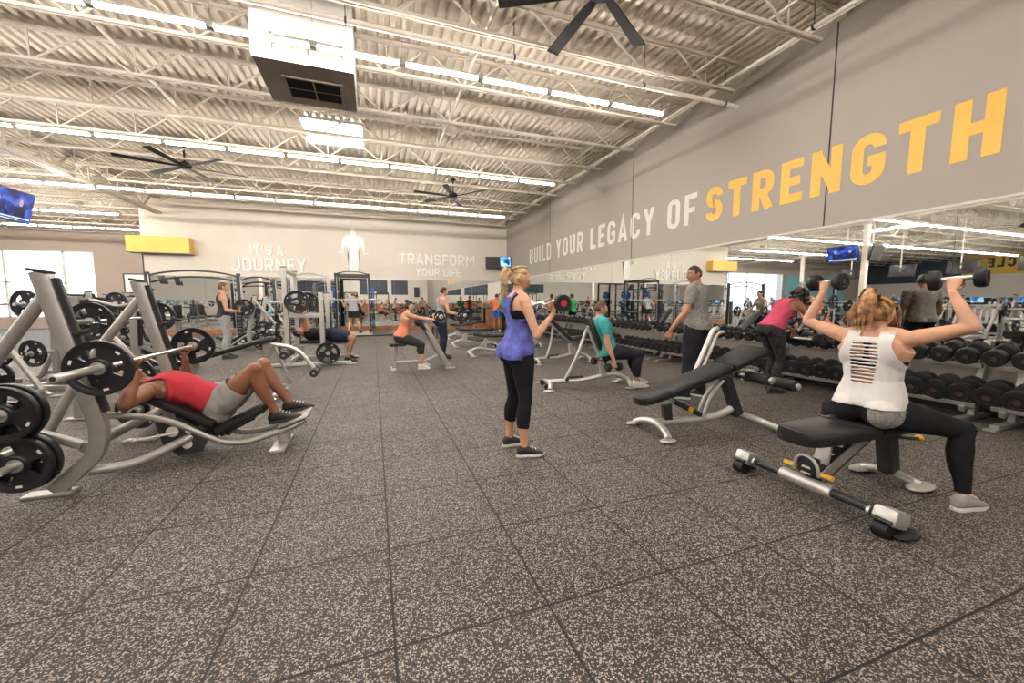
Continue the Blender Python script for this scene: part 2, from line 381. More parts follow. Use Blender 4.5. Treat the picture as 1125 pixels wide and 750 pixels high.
# ---------------------------------------------------------------- strip lights
def strip(n=1.09):
    o = thing('strip_light', None, None)
    h = MB(); h.box((0, 0, .04), (n-.03, .045, .03), bev=.006); h.build('housing', 'housing', o)
    d = MB(); d.tube([(-n/2+.05, 0, 0), (n/2-.05, 0, 0)], .023, 10, flat=1.); d.build('diffuser', 'tube', o)
    c = MB(); c.box((n/2-.0, 0, .02), (.09, .085, .08), bev=.01); c.build('end_cap', 'steel', o)
    r = MB(); r.cyl((n/2, 0, .05), (n/2, 0, ZC-4.5), .004, 6); r.build('hanger_rod', 'steel', o)
    return o
s0 = None
rows = [(5.83, 4.85, 18, 'nearest row of lights'), (10.1, 4.85, 18, 'second row of lights from the camera'), (14.45, 4.85, 17, 'third row of lights from the camera'),
        (1.5, 4.85, 18, 'row of lights over the camera'), (-3.0, 4.85, 8, 'row of lights behind the camera'),(-7.4, 4.85, 8, 'last row of lights by the rear wall'),
        (18.6, -8.6, 9, 'row of lights level with the back wall'), (22.2, -8.6, 9, 'farthest row of lights by the storefront')]
for (y, xe, n, nm) in rows:
    for k in range(n):
        x = xe - 1.09*(k+.5)
        if s0 is None: s0 = strip(); o = s0; o.location = (x, y, 4.5); 
        else: o = dup(s0, (x, y, 4.5))
        tag(o, 'strip light in the %s, %s from the right' % (nm, ordn(k)), 'strip light', 'strip lights in rows under the joists')
for (y, nm) in ((5.83, 'nearest'), (10.1, 'middle'), (1.5, 'rearmost'), (14.45, 'farthest')):      # cardio side, seen in the mirror
    for k in range(14):
        o = dup(s0, (-14.8-1.09*k, y, 4.5)); tag(o, 'strip light over the cardio floor, %s row, %s from the girder' % (nm, ordn(k)), 'strip light', 'strip lights over the cardio floor')

# ---------------------------------------------------------------- hanging air unit, skylights, fans
def air_unit():
    o = thing('air_unit', 'large cream ceiling air unit with taupe underside and slotted grilles', 'air unit', (-.74, 6.65, 4.4))
    b = MB(); b.box((0, 0, .5), (1.22, 1.18, .96), bev=.012); b.build('casing', 'white_metal', o)
    u = MB(); u.box((0, 0, .008), (1.20, 1.16, .03)); u.build('underside', 'taupe_sheet', o, smooth=False)
    for nm, yy, w_, h_ in (('grille', .06, .72, .56),):
        q = MB(); q.box((.05, yy, -.012), (w_, h_, .012)); gg = q.build(nm, 'grille', o, smooth=False)
        f = MB()
        for (cx, cy, sx, sy) in ((.05, yy-h_/2, w_+.06, .03), (.05, yy+h_/2, w_+.06, .03), (.05-w_/2, yy, .03, h_+.06), (.05+w_/2, yy, .03, h_+.06), (.05, yy, .02, h_), (.05, yy, w_, .02)): f.box((cx, cy, -.02), (sx, sy, .02))
        f.build('grille_frame', 'taupe_sheet', gg, smooth=False)
        f = MB()
        for k in range(14): f.box((.05, yy-h_/2+.03+k*(h_-.06)/13, -.022), (w_, .008, .012))
        f.build('slat', 'dark_steel', gg, smooth=False)
    q = MB(); q.box((.05, -.592, .2), (.85, .012, .2)); f = q.build('side_grille', 'taupe_sheet', o, smooth=False)
    q = MB()
    for k in range(12): q.box((.05, -.602, .115+k*.0155), (.83, .012, .006))
    for k in range(2): q.box((-.37+k*.84, -.604, .2), (.02, .02, .22))
    q.box((.05, -.604, .2), (.015, .02, .2)); q.build('louver', 'grille', f, smooth=False)
    q = MB()
    for x in (-.55, .55):
        for y in (-.5, .5): q.cyl((x, y, .96), (x, y, 1.04), .01, 8)
    q.build('hanger_rod', 'steel', o)
    return o
air_unit()
sky = mat('frosted_skylight', (.8,.84,.88), .5, emit=(.93,.97,1.), estr=5.5); M['sky'] = sky
for (x, y, w_, h_, lb) in ((-.75, 10.9, 1.35, 1.5, 'over the middle of the floor beyond the air unit'), (-14.5, 6.0, 1.8, 3.4, 'over the near end of the cardio floor'), (-14.5, 14.0, 1.35, 2.4, 'over the far end of the cardio floor')):
    o = thing('skylight', 'bright frosted skylight %s' % lb, 'skylight', (x, y, ZC-.01))
    q = MB(); q.box((0, 0, 0), (w_, h_, .02)); q.build('pane', 'sky', o, smooth=False)
    q = MB()
    for (cx, cy, sx, sy) in ((0, -h_/2, w_+.1, .06), (0, h_/2, w_+.1, .06), (-w_/2, 0, .06, h_), (w_/2, 0, .06, h_), (0, 0, .03, h_)): q.box((cx, cy, -.01), (sx, sy, .05))
    q.build('frame', 'white_metal', o, smooth=False)
def fan(x, y, z, rz, L, label, nb=6):
    o = thing('ceiling_fan', label, 'ceiling fan', (x, y, z), rz)
    h = MB(); h.lathe([(.05, -.06), (.12, -.05), (.14, .0), (.14, .07), (.09, .10), (.04, .12)], (0,0,0)); h.build('motor_housing', 'fan', o)
    r = MB(); r.cyl((0,0,.1), (0,0,ZC-z), .022, 10); r.lathe([(.09, 0), (.09, .02), (.04, .06)], (0,0,ZC-z-.1)); r.build('drop_rod', 'fan', o)
    for k in range(nb):
        a = 2*PI*k/nb; rot = Matrix.Rotation(a, 3, 'Z') @ Matrix.Rotation(R(9), 3, 'X'); b = MB()
        ringsl = []
        for s_, wd in ((.08, .03), (.2, .045), (.32, .06), (L, .085)):
            ringsl.append([rot @ V((s_, sx*wd, sz*.006)) for sx, sz in ((-1,-1), (1,-1), (1,1), (-1,1))])
        b.rings(ringsl); b.build('blade', 'fan', o, smooth=False)
    return o
fan(-4.47, 12.76, 4.8, 20, 1.35, 'black six-blade ceiling fan hanging over the bench row at left')
fan(2.64, 13.3, 4.8, 8, 1.3, 'black six-blade ceiling fan near the right wall, the far one')
fan(2.58, 4.2, 4.8, 33, 1.2, 'black ceiling fan cut off by the top of the photo')
fan(-11.5, 8.2, 4.28, 15, 1.0, 'black ceiling fan over the cardio floor seen in the mirror')
# little round pendant lamp / speaker and a smoke disc
def pend(x, y, z, lb):
    o = thing('ceiling_speaker', lb, 'speaker', (x, y, z))
    q = MB(); q.lathe([(.02,.1), (.1,.08), (.13,.0), (.11,-.03), (.02,-.035)], (0,0,0)); q.build('housing', 'taupe_sheet', o)
    q = MB(); q.cyl((0,0,.09), (0,0,ZC-z), .008, 8); q.build('hanger_rod', 'steel', o)
pend(1.62, 8.3, 4.75, 'small round pendant speaker among the joists above the centre'); pend(-9.2, 17.6, 4.6, 'small round white pendant speaker by the end of the back wall')
# ---------------------------------------------------------------- stroke lettering
def arc(cx, cy, r, a0, a1, n=5, ry=None):
    ry = ry or r; return [(cx+r*math.cos(R(a0+(a1-a0)*i/n)), cy+ry*math.sin(R(a0+(a1-a0)*i/n))) for i in range(n+1)]
def glyph(ch, w, t):
    # centre-line strokes in a box 0..w, 0..1; t = stroke thickness
    h = t/2; l, r, b, u = h, w-h, h, 1-h; k = min(.2, (w-t)*.49); m = .5
    G = {
     'I': [[(h, 0), (h, 1)]],
     'T': [[(0, u), (w, u)], [(w/2, 0), (w/2, u)]],
     'L': [[(l, 1), (l, b), (w, b)]],
     'E': [[(w, u), (l, u), (l, b), (w, b)], [(l, m), (w*.88, m)]],
     'F': [[(w, u), (l, u), (l, 0)], [(l, m-.02), (w*.88, m-.02)]],
     'H': [[(l, 0), (l, 1)], [(r, 0), (r, 1)], [(l, m), (r, m)]],
     'N': [[(l, 0), (l, 1)], [(r, 0), (r, 1)], [(l, u), (r, b)]],
     'M': [[(l, 0), (l, 1)], [(r, 0), (r, 1)], [(l, u), (w/2, .35), (r, u)]],
     'Y': [[(l, 1), (w/2, .45), (w/2, 0)], [(r, 1), (w/2, .45)]],
     'A': [[(l*.9, 0), (w/2, 1-h*.6), (w-l*.9, 0)], [(w*.2, .27), (w*.8, .27)]],
     'U': [[(l, 1)] + arc(l+k, b+k, k, 180, 270) + arc(r-k, b+k, k, 270, 360) + [(r, 1)]],
     'J': [[(l-.02, .28)] + arc(l+k, b+k, k, 190, 270) + arc(r-k, b+k, k, 270, 360) + [(r, 1)]],
     'O': [arc(l+k, b+k, k, 180, 270) + arc(r-k, b+k, k, 270, 360) + arc(r-k, u-k, k, 0, 90) + arc(l+k, u-k, k, 90, 180) + [(l, b+k)]],
     'D': [[(l, b)] + arc(r-k, b+k, k, 270, 360) + arc(r-k, u-k, k, 0, 90) + [(l, u), (l, b)]],
     'C': [[(r, .3)] + arc(r-k, b+k, k, 0, -90) + arc(l+k, b+k, k, 270, 180) + arc(l+k, u-k, k, 180, 90) + arc(r-k, u-k, k, 90, 0) + [(r, .7)]],
     'G': [[(w*.5, .46), (r, .46)] + arc(r-k, b+k, k, 0, -90) + arc(l+k, b+k, k, 270, 180) + arc(l+k, u-k, k, 180, 90) + arc(r-k, u-k, k, 90, 0) + [(r, .7)]],
     'S': [[(l, .27)] + arc(l+k, b+k, k, 190, 270) + arc(r-k, b+k, k, 270, 360) + arc(r-k, .52-k, k, 0, 90, 4) [:] + arc(l+k, .52+k*.9, k, 270, 180, 4) + arc(l+k, u-k, k, 180, 90) + arc(r-k, u-k, k, 90, -5)],
     'R': [[(l, 0), (l, u)] + arc(r-k, u-k, k, 90, 0) + arc(r-k, .44+k, k, 0, -90) + [(l+h, .44)], [(w*.5, .44), (r, 0)]],
     'B': [[(l, b)] + arc(r-k, b+k, k, 270, 360) + arc(r-k, .51-k, k, 0, 90, 3) + [(l+h, .51)], [(l, b), (l, u)] + arc(r-k-.01, u-k, k, 90, 0) + arc(r-k-.01, .51+k, k, 0, -90, 3) + [(l+h, .51)]],
     'P': [[(l, 0), (l, u)] + arc(r-k, u-k, k, 90, 0) + arc(r-k, .42+k, k, 0, -90) + [(l, .42)]],
     "'": [[(h, 1), (h*.6, .72)]],
    }
    return G[ch]
def stroke(mb, pts, t, O, ux, uy, s, depth):
    P = [V((p[0], p[1])) for p in pts]; Q = [P[0]]
    for p in P[1:]:
        if (p-Q[-1]).length > 1e-4: Q.append(p)
    P = Q; n = len(P); closed = (P[0]-P[-1]).length < .02; Lf, Rt = [], []
    if closed: P[-1] = P[0]
    for i in range(n):
        a = P[i-1] if i > 0 else (P[-2] if closed else None); c = P[i+1] if i < n-1 else (P[1] if closed else None)
        d1 = (P[i]-a).normalized() if a is not None else None; d2 = (c-P[i]).normalized() if c is not None else None
        if d1 is None: d1 = d2
        if d2 is None: d2 = d1
        nn = (V((-d1.y, d1.x))+V((-d2.y, d2.x))); nn = nn.normalized() if nn.length > 1e-3 else V((-d1.y, d1.x))
        k = 1/max(.35, nn.dot(V((-d1.y, d1.x)))); Lf.append(P[i]+nn*t/2*k); Rt.append(P[i]-nn*t/2*k)
    O, ux, uy = V(O), V(ux)*s, V(uy)*s; nz = V(ux).cross(V(uy)).normalized()
    def W(p, z): return O+ux*p.x+uy*p.y+nz*z
    rings_ = [[W(Lf[i], 0), W(Rt[i], 0), W(Rt[i], depth), W(Lf[i], depth)] for i in range(n)]
    mb.rings(rings_)
WID = {'I': .0, 'M': 1.35, 'N': 1.05, 'A': 1.08, "'": 0, 'T': .98, 'Y': 1.05, 'L': .85, 'E': .9, 'F': .88}
def lettering(name, words, label, cat, origin, ux, uy, length, height, t, w, gap, m, depth, space=.42, parts='letter'):
    xs = []; x = 0
    for ch in words:
        if ch == ' ': x += space; continue
        cw = w*WID.get(ch, 1.); cw = max(cw, t*1.02); xs.append((ch, x, cw)); x += cw+gap
    total = (x-gap)*height; sx = length/total
    o = thing(name, label, cat, origin)
    for ch, x0, cw in xs:
        b = MB()
        for i, st in enumerate(glyph(ch, cw, t)): stroke(b, [(p[0]+x0, p[1]) for p in st], t, V((0,0,0)), V(ux)*sx, V(uy), height, depth+(.0006*i))
        b.build(parts, m, o, smooth=False)
    return o
# painted on the right wall (reads towards the camera: -Y)
lettering('wall_lettering', 'BUILD YOUR LEGACY OF', 'white painted words BUILD YOUR LEGACY OF above the mirror', 'lettering', (XR-.001, 16.08, 2.94), (0,-1,0), (0,0,1), 9.38, .65, .165, .50, .17, 'white_letter', .003, .40)
lettering('wall_lettering', 'STRENGTH', 'big yellow painted word STRENGTH on the right wall', 'lettering', (XR-.001, 6.45, 2.90), (0,-1,0), (0,0,1), 4.03, .67, .205, .56, .17, 'yellow_letter', .003)
# raised letters on the back wall
lettering('raised_lettering', "IT'S A", "raised white letters IT'S A, upper line at left", 'lettering', (-4.72, YB-.002, 3.28), (1,0,0), (0,0,1), 1.22, .40, .16, .60, .16, 'letter3d', .07, .3)
lettering('raised_lettering', 'JOURNEY', 'raised white letters JOURNEY under the short upper line', 'lettering', (-5.42, YB-.002, 2.60), (1,0,0), (0,0,1), 2.75, .56, .16, .72, .17, 'letter3d', .08)
lettering('raised_lettering', 'TRANSFORM', 'raised white letters TRANSFORM on the back wall at right', 'lettering', (1.20, YB-.002, 3.08), (1,0,0), (0,0,1), 3.6, .50, .16, .70, .17, 'letter3d', .08)
lettering('raised_lettering', 'YOUR LIFE', 'small raised white letters YOUR LIFE below a longer word', 'lettering', (1.95, YB-.002, 2.55), (1,0,0), (0,0,1), 2.15, .36, .16, .70, .17, 'letter3d', .07)
# athlete cut-out relief between the two slogans
def relief():
    o = thing('wall_emblem', 'white raised cut-out of a muscular torso gripping bars, between the slogans', 'emblem', (-.74, YB, 2.66))
    half = [(0,0), (.13,.02), (.20,.18), (.24,.42), (.21,.62), (.19,.76), (.25,1.0), (.30,1.16), (.38,1.08), (.43,.94), (.50,.98), (.47,1.18), (.45,1.38), (.40,1.52), (.28,1.58), (.13,1.63), (.095,1.70)]
    head = [(.11,1.80), (.105,1.90), (.06,1.96), (0,1.975)]
    pr = half+head; poly = pr + [(-x, z) for x, z in pr[::-1][1:-1]]
    b = MB(); b.prism(poly, (0, -.005, 0), (1,0,0), (0,0,1), .05); b.build('torso_silhouette', 'letter3d', o, smooth=False)
    for s in (-1, 1):
        b = MB(); q = [(.40,.80), (.62,.83), (.63,.87), (.41,.86)]; b.prism([(s*x, z) for x, z in (q if s > 0 else q[::-1])], (0, -.005, 0), (1,0,0), (0,0,1), .06)
        b.tube([(s*.46, -.05, .98), (s*.40, -.06, .9), (s*.44, -.05, .84)], .035, 8); b.build('forearm_bar', 'letter3d', o)
        b = MB(); b.tube(bez([(s*.10, -.056, .78), (s*.22, -.06, .9), (s*.17, -.056, 1.1)]), .008, 6); b.tube(bez([(s*.04, -.056, .1), (s*.10, -.06, .3), (s*.04, -.056, .6)]), .008, 6); b.build('contour_line', 'taupe_sheet', o)
    b = MB(); b.cyl((-.04,-.02,1.97), (-.04,-.02,ZC-2.66), .004, 5); b.cyl((.04,-.02,1.97), (.04,-.02,ZC-2.66), .004, 5); b.build('hanging_wire', 'steel', o)
relief()
o = thing('wall_box_sign', 'plain yellow box canopy on the left end of the back wall', 'sign box', (-7.6, YB, 3.2))
b = MB(); b.box((0, -.24, .31), (1.95, .48, .60), bev=.01); b.build('panel', 'yellow_box', o, smooth=False)
b = MB(); b.box((0, -.24, .002), (1.97, .50, .02)); b.build('underside', 'taupe_sheet', o, smooth=False)

# ---------------------------------------------------------------- televisions
def hang_on(child, par):
    child.parent = par; child.matrix_parent_inverse = Matrix.LocRotScale(par.location, par.rotation_quaternion, None).inverted()
def screen_mat(name, seed, cols):
    m = bpy.data.materials.new(name); m.use_nodes = True; nt = m.node_tree; N = nt.nodes; L = nt.links; b = N['Principled BSDF']
    tc = N.new('ShaderNodeTexCoord'); mp = N.new('ShaderNodeMapping'); mp.inputs['Location'].default_value = (seed, seed, seed); mp.inputs['Scale'].default_value = (1,1,1)
    L.new(tc.outputs['Object'], mp.inputs['Vector'])
    n = N.new('ShaderNodeTexNoise'); n.inputs['Scale'].default_value = 4.2; n.inputs['Detail'].default_value = 5; n.inputs['Distortion'].default_value = .6; L.new(mp.outputs[0], n.inputs['Vector'])
    cr = N.new('ShaderNodeValToRGB'); L.new(n.outputs['Fac'], cr.inputs[0]); e = cr.color_ramp.elements
    e[0].position = .33; e[0].color = (*cols[0], 1); e[1].position = .72; e[1].color = (*cols[-1], 1)
    for i, c in enumerate(cols[1:-1]): x = e.new(.42+.12*i); x.color = (*c, 1)
    b.inputs['Base Color'].default_value = (.01,.01,.012,1); b.inputs['Roughness'].default_value = .2
    L.new(cr.outputs['Color'], b.inputs['Emission Color']); b.inputs['Emission Strength'].default_value = .9
    return m
M['screen_a'] = screen_mat('news_screen', 1.3, [(.006,.012,.06), (.012,.03,.22), (.03,.10,.5), (.25,.22,.35)])
M['screen_b'] = screen_mat('sports_screen', 7.7, [(.01,.04,.12), (.02,.25,.8), (.3,.7,.9), (.8,.9,.8)])
M['bar_white'] = mat('screen_caption', (.5,.55,.6), .3, emit=(.5,.62,.8), estr=.6)
M['suit'] = mat('screen_dark_suit', (.01,.01,.02), .3, emit=(.012,.015,.05), estr=.8); M['face_px'] = mat('screen_face', (.3,.2,.2), .3, emit=(.45,.32,.42), estr=.6)
def tv(name, loc, normal, w, h, m, label, tilt=12, lit=True, people=True):
    o = thing(name, label, 'television', loc); nrm = V(normal).normalized(); o.rotation_mode = 'QUATERNION'
    q = V((0,-1,0)).rotation_difference(nrm); q = Quaternion((0,0,1), math.atan2(nrm.y, nrm.x)+PI/2)
    o.rotation_quaternion = q @ Quaternion((1,0,0), R(tilt))
    b = MB(); b.box((0, .03, 0), (w, .06, h), bev=.01); b.build('bezel', 'plastic_b', o)
    b = MB(); b.box((0, -.003, 0), (w-.05, .006, h-.05)); s = b.build('screen', m if lit else 'grille', o, smooth=False)
    if lit and people:
        for cx in (-w*.25, w*.22):
            b = MB(); b.prism([(cx-w*.13, -h*.40), (cx+w*.13, -h*.40), (cx+w*.10, -h*.08), (cx+w*.03, h*.02), (cx-w*.03, h*.02), (cx-w*.10, -h*.08)], (0, -.006, 0), (1,0,0), (0,0,1), .002)
            b.build('picture_figure', 'suit', s, smooth=False)
        b = MB()
        for cx in (-w*.25, w*.22): b.ell((cx, -.008, h*.12), (w*.042, .002, h*.11))
        b.build('picture_face', 'face_px', s)
        b = MB(); b.box((0, -.008, -h*.36), (w*.9, .003, h*.04)); b.box((-.1*w, -.008, -h*.43), (w*.6, .003, h*.03)); b.build('caption_bar', 'bar_white', s, smooth=False)
    b = MB(); b.box((0, .08, 0), (.3, .05, .2)); b.bar((0, .1, 0), (0, .25, .12), .05, .05); b.build('bracket', 'dark_steel', o)
    return o
tv('television', (-7.62, 12.3, 3.50), (1, 0, 0), 1.28, .72, 'screen_a', 'tilted television with a blue news picture, top left of the photo', 14)
t_ = tv('television', (-8.55, 11.45, 3.5), (-.2, -1, 0), 1.28, .72, 'grille', 'dark switched-off television behind the news television, seen in the mirror', 10, lit=False)
b = MB(); b.cyl((-8.5, 11.62, 3.4), (-8.5, 11.62, ZC), .03, 12); pl = b.build('drop_pole', 'cream_paint'); hang_on(pl, t_)
tv('television', (5.62, 18.7, 3.24), (-.35, -1, 0), .72, .56, 'grille', 'dark television of the pair in the back corner', 10, lit=False)
tv('television', (6.18, 18.45, 3.27), (-.5, -.9, 0), .55, .5, 'screen_b', 'television with a bright blue picture in the back corner', 10, people=False)
b = MB(); b.bar((-7.9, 11.9, 3.5), (-7.9, 12.35, 3.5), .08, .08); b.cyl((-7.9, 12.3, 3.3), (-7.9, 12.3, ZC), .03, 12); tag(b.build('screen_mount', 'cream_paint'), 'cream drop pole and arm holding the news television', 'bracket')
for k in range(7):
    y = 1.6+k*2.3
    t_ = tv('television', (-13.9, y, 2.95), (-1, 0, 0), 1.1, .64, 'screen_a', 'television hanging over the first treadmill row, %s from the camera end, seen from behind' % ordn(k), 10, people=False)
    b = MB(); b.cyl((-13.72, y, 2.9), (-13.72, y, ZC), .025, 10); pl = b.build('drop_pole', 'cream_paint'); hang_on(pl, t_)
# ---------------------------------------------------------------- left wall graphics seen in the mirror
o = tag(MB().box((XL+.03, 23.2, 4.2), (.06, 7.0, 2.2)).build('wall_panel', 'navy', smooth=False), 'wide navy band painted panel high on the far left wall', 'wall panel')
o = tag(MB().box((XL+.05, 15.6, 4.5), (.10, 8.0, 1.8)).build('wall_panel', 'yellow_box', smooth=False), 'yellow band with dark lettering high on the far left wall', 'wall panel')
lettering('wall_lettering', 'MUSCLE', 'dark letters MUSCLE on the yellow band, mirrored in the photo', 'lettering', (XL+.102, 14.6, 4.15), (0,1,0), (0,0,1), 3.6, .8, .2, .6, .2, 'ink', .012)
M['teal_wall'] = mat('light_blue_wall_paint', (.22,.50,.56), .6, 0, .04, 1)
tag(MB().box((-28.6, YF-.04, 1.9), (8.6, .08, 3.8)).build('wall_panel', 'teal_wall', smooth=False), 'light blue wall panel beside the storefront windows', 'wall panel')
# ---------------------------------------------------------------- plates, bars, dumbbells
def plate_mesh(r=.225, t=.032, holes=3, m='iron'):
    # grip plate: disc with kidney openings, built as sectors with a rim and a hub
    b = MB(); n = 48; bore = .027
    def ringp(rad, z, k): a = 2*PI*k/n; return V((rad*math.cos(a), z, rad*math.sin(a)))
    ho = set()
    for h in range(holes):
        c = int(n*h/holes)+2
        for d in range(-3, 4): ho.add((c+d) % n)
    prof = [(bore, .5), (.055, .5), (.062, .32), (r*.40, .30), (r*.72, .30), (r*.84, .32), (r*.90, .5), (r*.985, .5), (r, .38)]
    vt = []
    for s in (1, -1): vt.append([[b.bm.verts.new(ringp(rad, s*z*t, k)) for k in range(n)] for rad, z in prof])
    for si in (0, 1):
        g = vt[si]
        for i in range(len(prof)-1):
            for k in range(n):
                if i == 3 and k in ho: continue
                q = (g[i][k], g[i][(k+1)%n], g[i+1][(k+1)%n], g[i+1][k]); b.bm.faces.new(q if si == 0 else q[::-1])
    for i in (0, len(prof)-1):
        for k in range(n):
            q = (vt[0][i][k], vt[1][i][k], vt[1][i][(k+1)%n], vt[0][i][(k+1)%n]); b.bm.faces.new(q)
    for k in range(n):
        if k in ho:
            for i in (3, 4): b.bm.faces.new((vt[0][i][k], vt[0][i][(k+1)%n], vt[1][i][(k+1)%n], vt[1][i][k]))
            if (k-1) % n not in ho: b.bm.faces.new((vt[0][3][k], vt[0][4][k], vt[1][4][k], vt[1][3][k]))
            if (k+1) % n not in ho: k2 = (k+1)%n; b.bm.faces.new((vt[0][3][k2], vt[0][4][k2], vt[1][4][k2], vt[1][3][k2]))
    bmesh.ops.recalc_face_normals(b.bm, faces=b.bm.faces[:])
    return b
PROTO = {}
def plate(loc, label, axis='Y', r=.225, t=.036, m='iron', group='weight plates around the benches', name='weight_plate', ang=0):
    key = ('plate', round(r,3), round(t,3), m)
    if key not in PROTO:
        o = plate_mesh(r, t).build(name, m)
        rg = MB(); rg.lathe([(.026, -.024), (.042, -.024), (.042, .024), (.026, .024)], (0,0,0), (0,1,0), 20); rg.build('hub_ring', 'chrome', o)
        lt = MB()   # raised weight mark near the rim (generic cast dashes)
        for s in (-1, 1):
            for k in range(3):
                a = R(62+k*120); lt.box((r*.79*math.cos(a), s*t*.34, r*.79*math.sin(a)), (.028, .004, .014), Matrix.Rotation(-a+PI/2, 3, 'Y'))
        lt.build('cast_mark', 'plastic_w', o); PROTO[key] = o
    else: o = copy_tree(PROTO[key])
    o.location = loc; o.rotation_euler = (0, R(ang), {'Y': 0, 'X': R(90)}[axis]); return tag(o, label, 'weight plate', group)
def barbell(p, label, half=1.1, axis='Y', inner=.655, r=.0145, tilt=0):
    o = thing('barbell', label, 'barbell', p, 0 if axis == 'Y' else 90)
    b = MB(); b.cyl((0,-inner,0), (0,inner,0), r, 12); b.build('shaft', 'chrome', o)
    for s in (-1, 1):
        b = MB(); b.lathe([(.012, inner-.01), (.034, inner-.01), (.034, inner+.025), (.025, inner+.025), (.025, half-.006), (.012, half)], (0,0,0), (0,s,0), 20); sl = b.build('sleeve', 'steel_lt', o)
        b = MB(); b.lathe([(.004, half-.003), (.014, half-.003), (.014, half+.002), (.004, half+.002)], (0,0,0), (0,s,0), 14); b.build('end_cap', 'plastic_b', sl)
    return o
def dumbbell_proto(rh, lh=.085, grip=.14, label=None):
    o = thing('dumbbell', label, 'dumbbell')      # axis along X
    b = MB(); b.tube([(-grip/2-.01,0,0), (-grip/4,0,0), (0,0,0), (grip/4,0,0), (grip/2+.01,0,0)], [.0135,.0155,.0175,.0155,.0135], 10); b.build('handle', 'chrome', o)
    for s in (-1, 1):
        x0 = grip/2
        b = MB(); b.lathe([(.02, x0), (rh*.86, x0+.002), (rh*.97, x0+.012), (rh, x0+.022), (rh, x0+lh-.014), (rh*.95, x0+lh-.004), (rh*.62, x0+lh), (rh*.58, x0+lh-.004), (rh*.3, x0+lh-.004), (.003, x0+lh-.004)], (0,0,0), (s,0,0), 28); h = b.build('head', 'rubber', o)
        b = MB(); b.lathe([(rh*.26, x0+lh-.004), (rh*.26, x0+lh+.001), (rh*.12, x0+lh+.001), (.002, x0+lh-.002)], (0,0,0), (s,0,0), 16); b.build('end_badge', 'badge', h)
    return o
M['badge'] = mat('dull_red_badge', (.07,.026,.026), .5)
M['shelf'] = mat('rack_silver_grey', (.30,.285,.265), .4, .5, .06, 5)

# ---------------------------------------------------------------- dumbbell racks along the mirror
def db_rack(y0, y1, label):
    o = thing('dumbbell_rack', label, 'dumbbell rack', (6.08, (y0+y1)/2, 0), 0, 'two-tier dumbbell racks along the mirror')
    L_ = y1-y0
    for s in (-1, 1):
        b = MB(); y = s*(L_/2-.12)
        b.bar((-.30, y, .03), (.34, y, .03), .07, .05, .01); b.bar((.06, y, .04), (.24, y, .86), .06, .09, .01); b.bar((-.18, y, .14), (.12, y, .28), .05, .06, .008)
        b.box((-.34, y, .012), (.1, .09, .024), bev=.008); b.build('upright', 'shelf', o, smooth=False)
    for nm, zx, zz in (('lower_shelf', -.03, .205), ('upper_shelf', .02, .625)):
        rot = Matrix.Rotation(R(14), 3, 'Y').transposed()
        b = MB(); b.box((zx-.10, 0, zz-.01), (.045, L_-.06, .05), rot, .008); b.box((zx+.15, 0, zz+.05), (.045, L_-.06, .05), rot, .008)
        s_ = b.build(nm, 'shelf', o, smooth=False)
        b = MB(); n = int((L_-.1)/.2)
        for k in range(n+1):
            y = -L_/2+.06+k*.2
            for xx, z2 in ((-.10, .035), (.15, .095)): b.box((zx+xx, y, zz+z2-.02), (.05, .022, .05), bev=.006)
        b.build('saddle', 'plastic_b', s_)
    return o
RK = [(-2.75, -.35), (-.30, 2.10), (2.15, 4.55), (4.6, 7.0), (7.05, 9.45), (9.5, 11.9), (11.95, 14.35), (14.4, 16.8)]
NMR = ['behind the camera', 'beside the camera', 'at the right edge of the photo', 'behind the bending woman in pink', 'behind the man in grey', 'beyond the man in grey', 'second from the back corner', 'nearest the back corner']
for (a, b_), nm in zip(RK, NMR): db_rack(a, b_, 'grey two-tier dumbbell rack along the mirror, %s' % nm)
DP = {}
k_up = 0
def put_db(x, y, z, rh, label, group='dumbbells on the mirror-wall racks', rz=0, tilt=14, lh=.085, grip=.13):
    key = (round(rh,3), lh, grip)
    if key not in DP: DP[key] = dumbbell_proto(rh, lh, grip); o = DP[key]
    else: o = copy_tree(DP[key])
    o.location = (x, y, z); o.rotation_euler = (0, -R(tilt), R(rz)); return tag(o, label, 'dumbbell', group)
ylist = [y for y in np.arange(-.1, 16.6, .2)]
skip = {4.2, 4.8}
for i, y in enumerate(ylist):
    big = max(0, 1-(y)/16.)
    for tier, (x, z, rb, g) in dict(upper=(6.10, .735, .062+.028*big, .13), lower=(6.06, .318, .075+.045*big, .13)).items():
        rh = round((rb)*50)/50 if False else round(rb/.008)*.008
        lh = .065+.035*big; lh = round(lh/.012)*.012
        if tier == 'upper' and (i in (22, 29, 30, 37, 52)): continue
        if tier == 'lower' and (i in (31, 44)): continue
        j = (i*7919) % 13
        put_db(x+.004*(j-6)/6, y+.004*((j*5) % 7-3)/3, z+(rh-.09)*.55, rh, 'black round dumbbell on the %s tier along the mirror, %s from the near end' % (tier, ordn(i)), rz=(j-6)*.5, lh=lh)

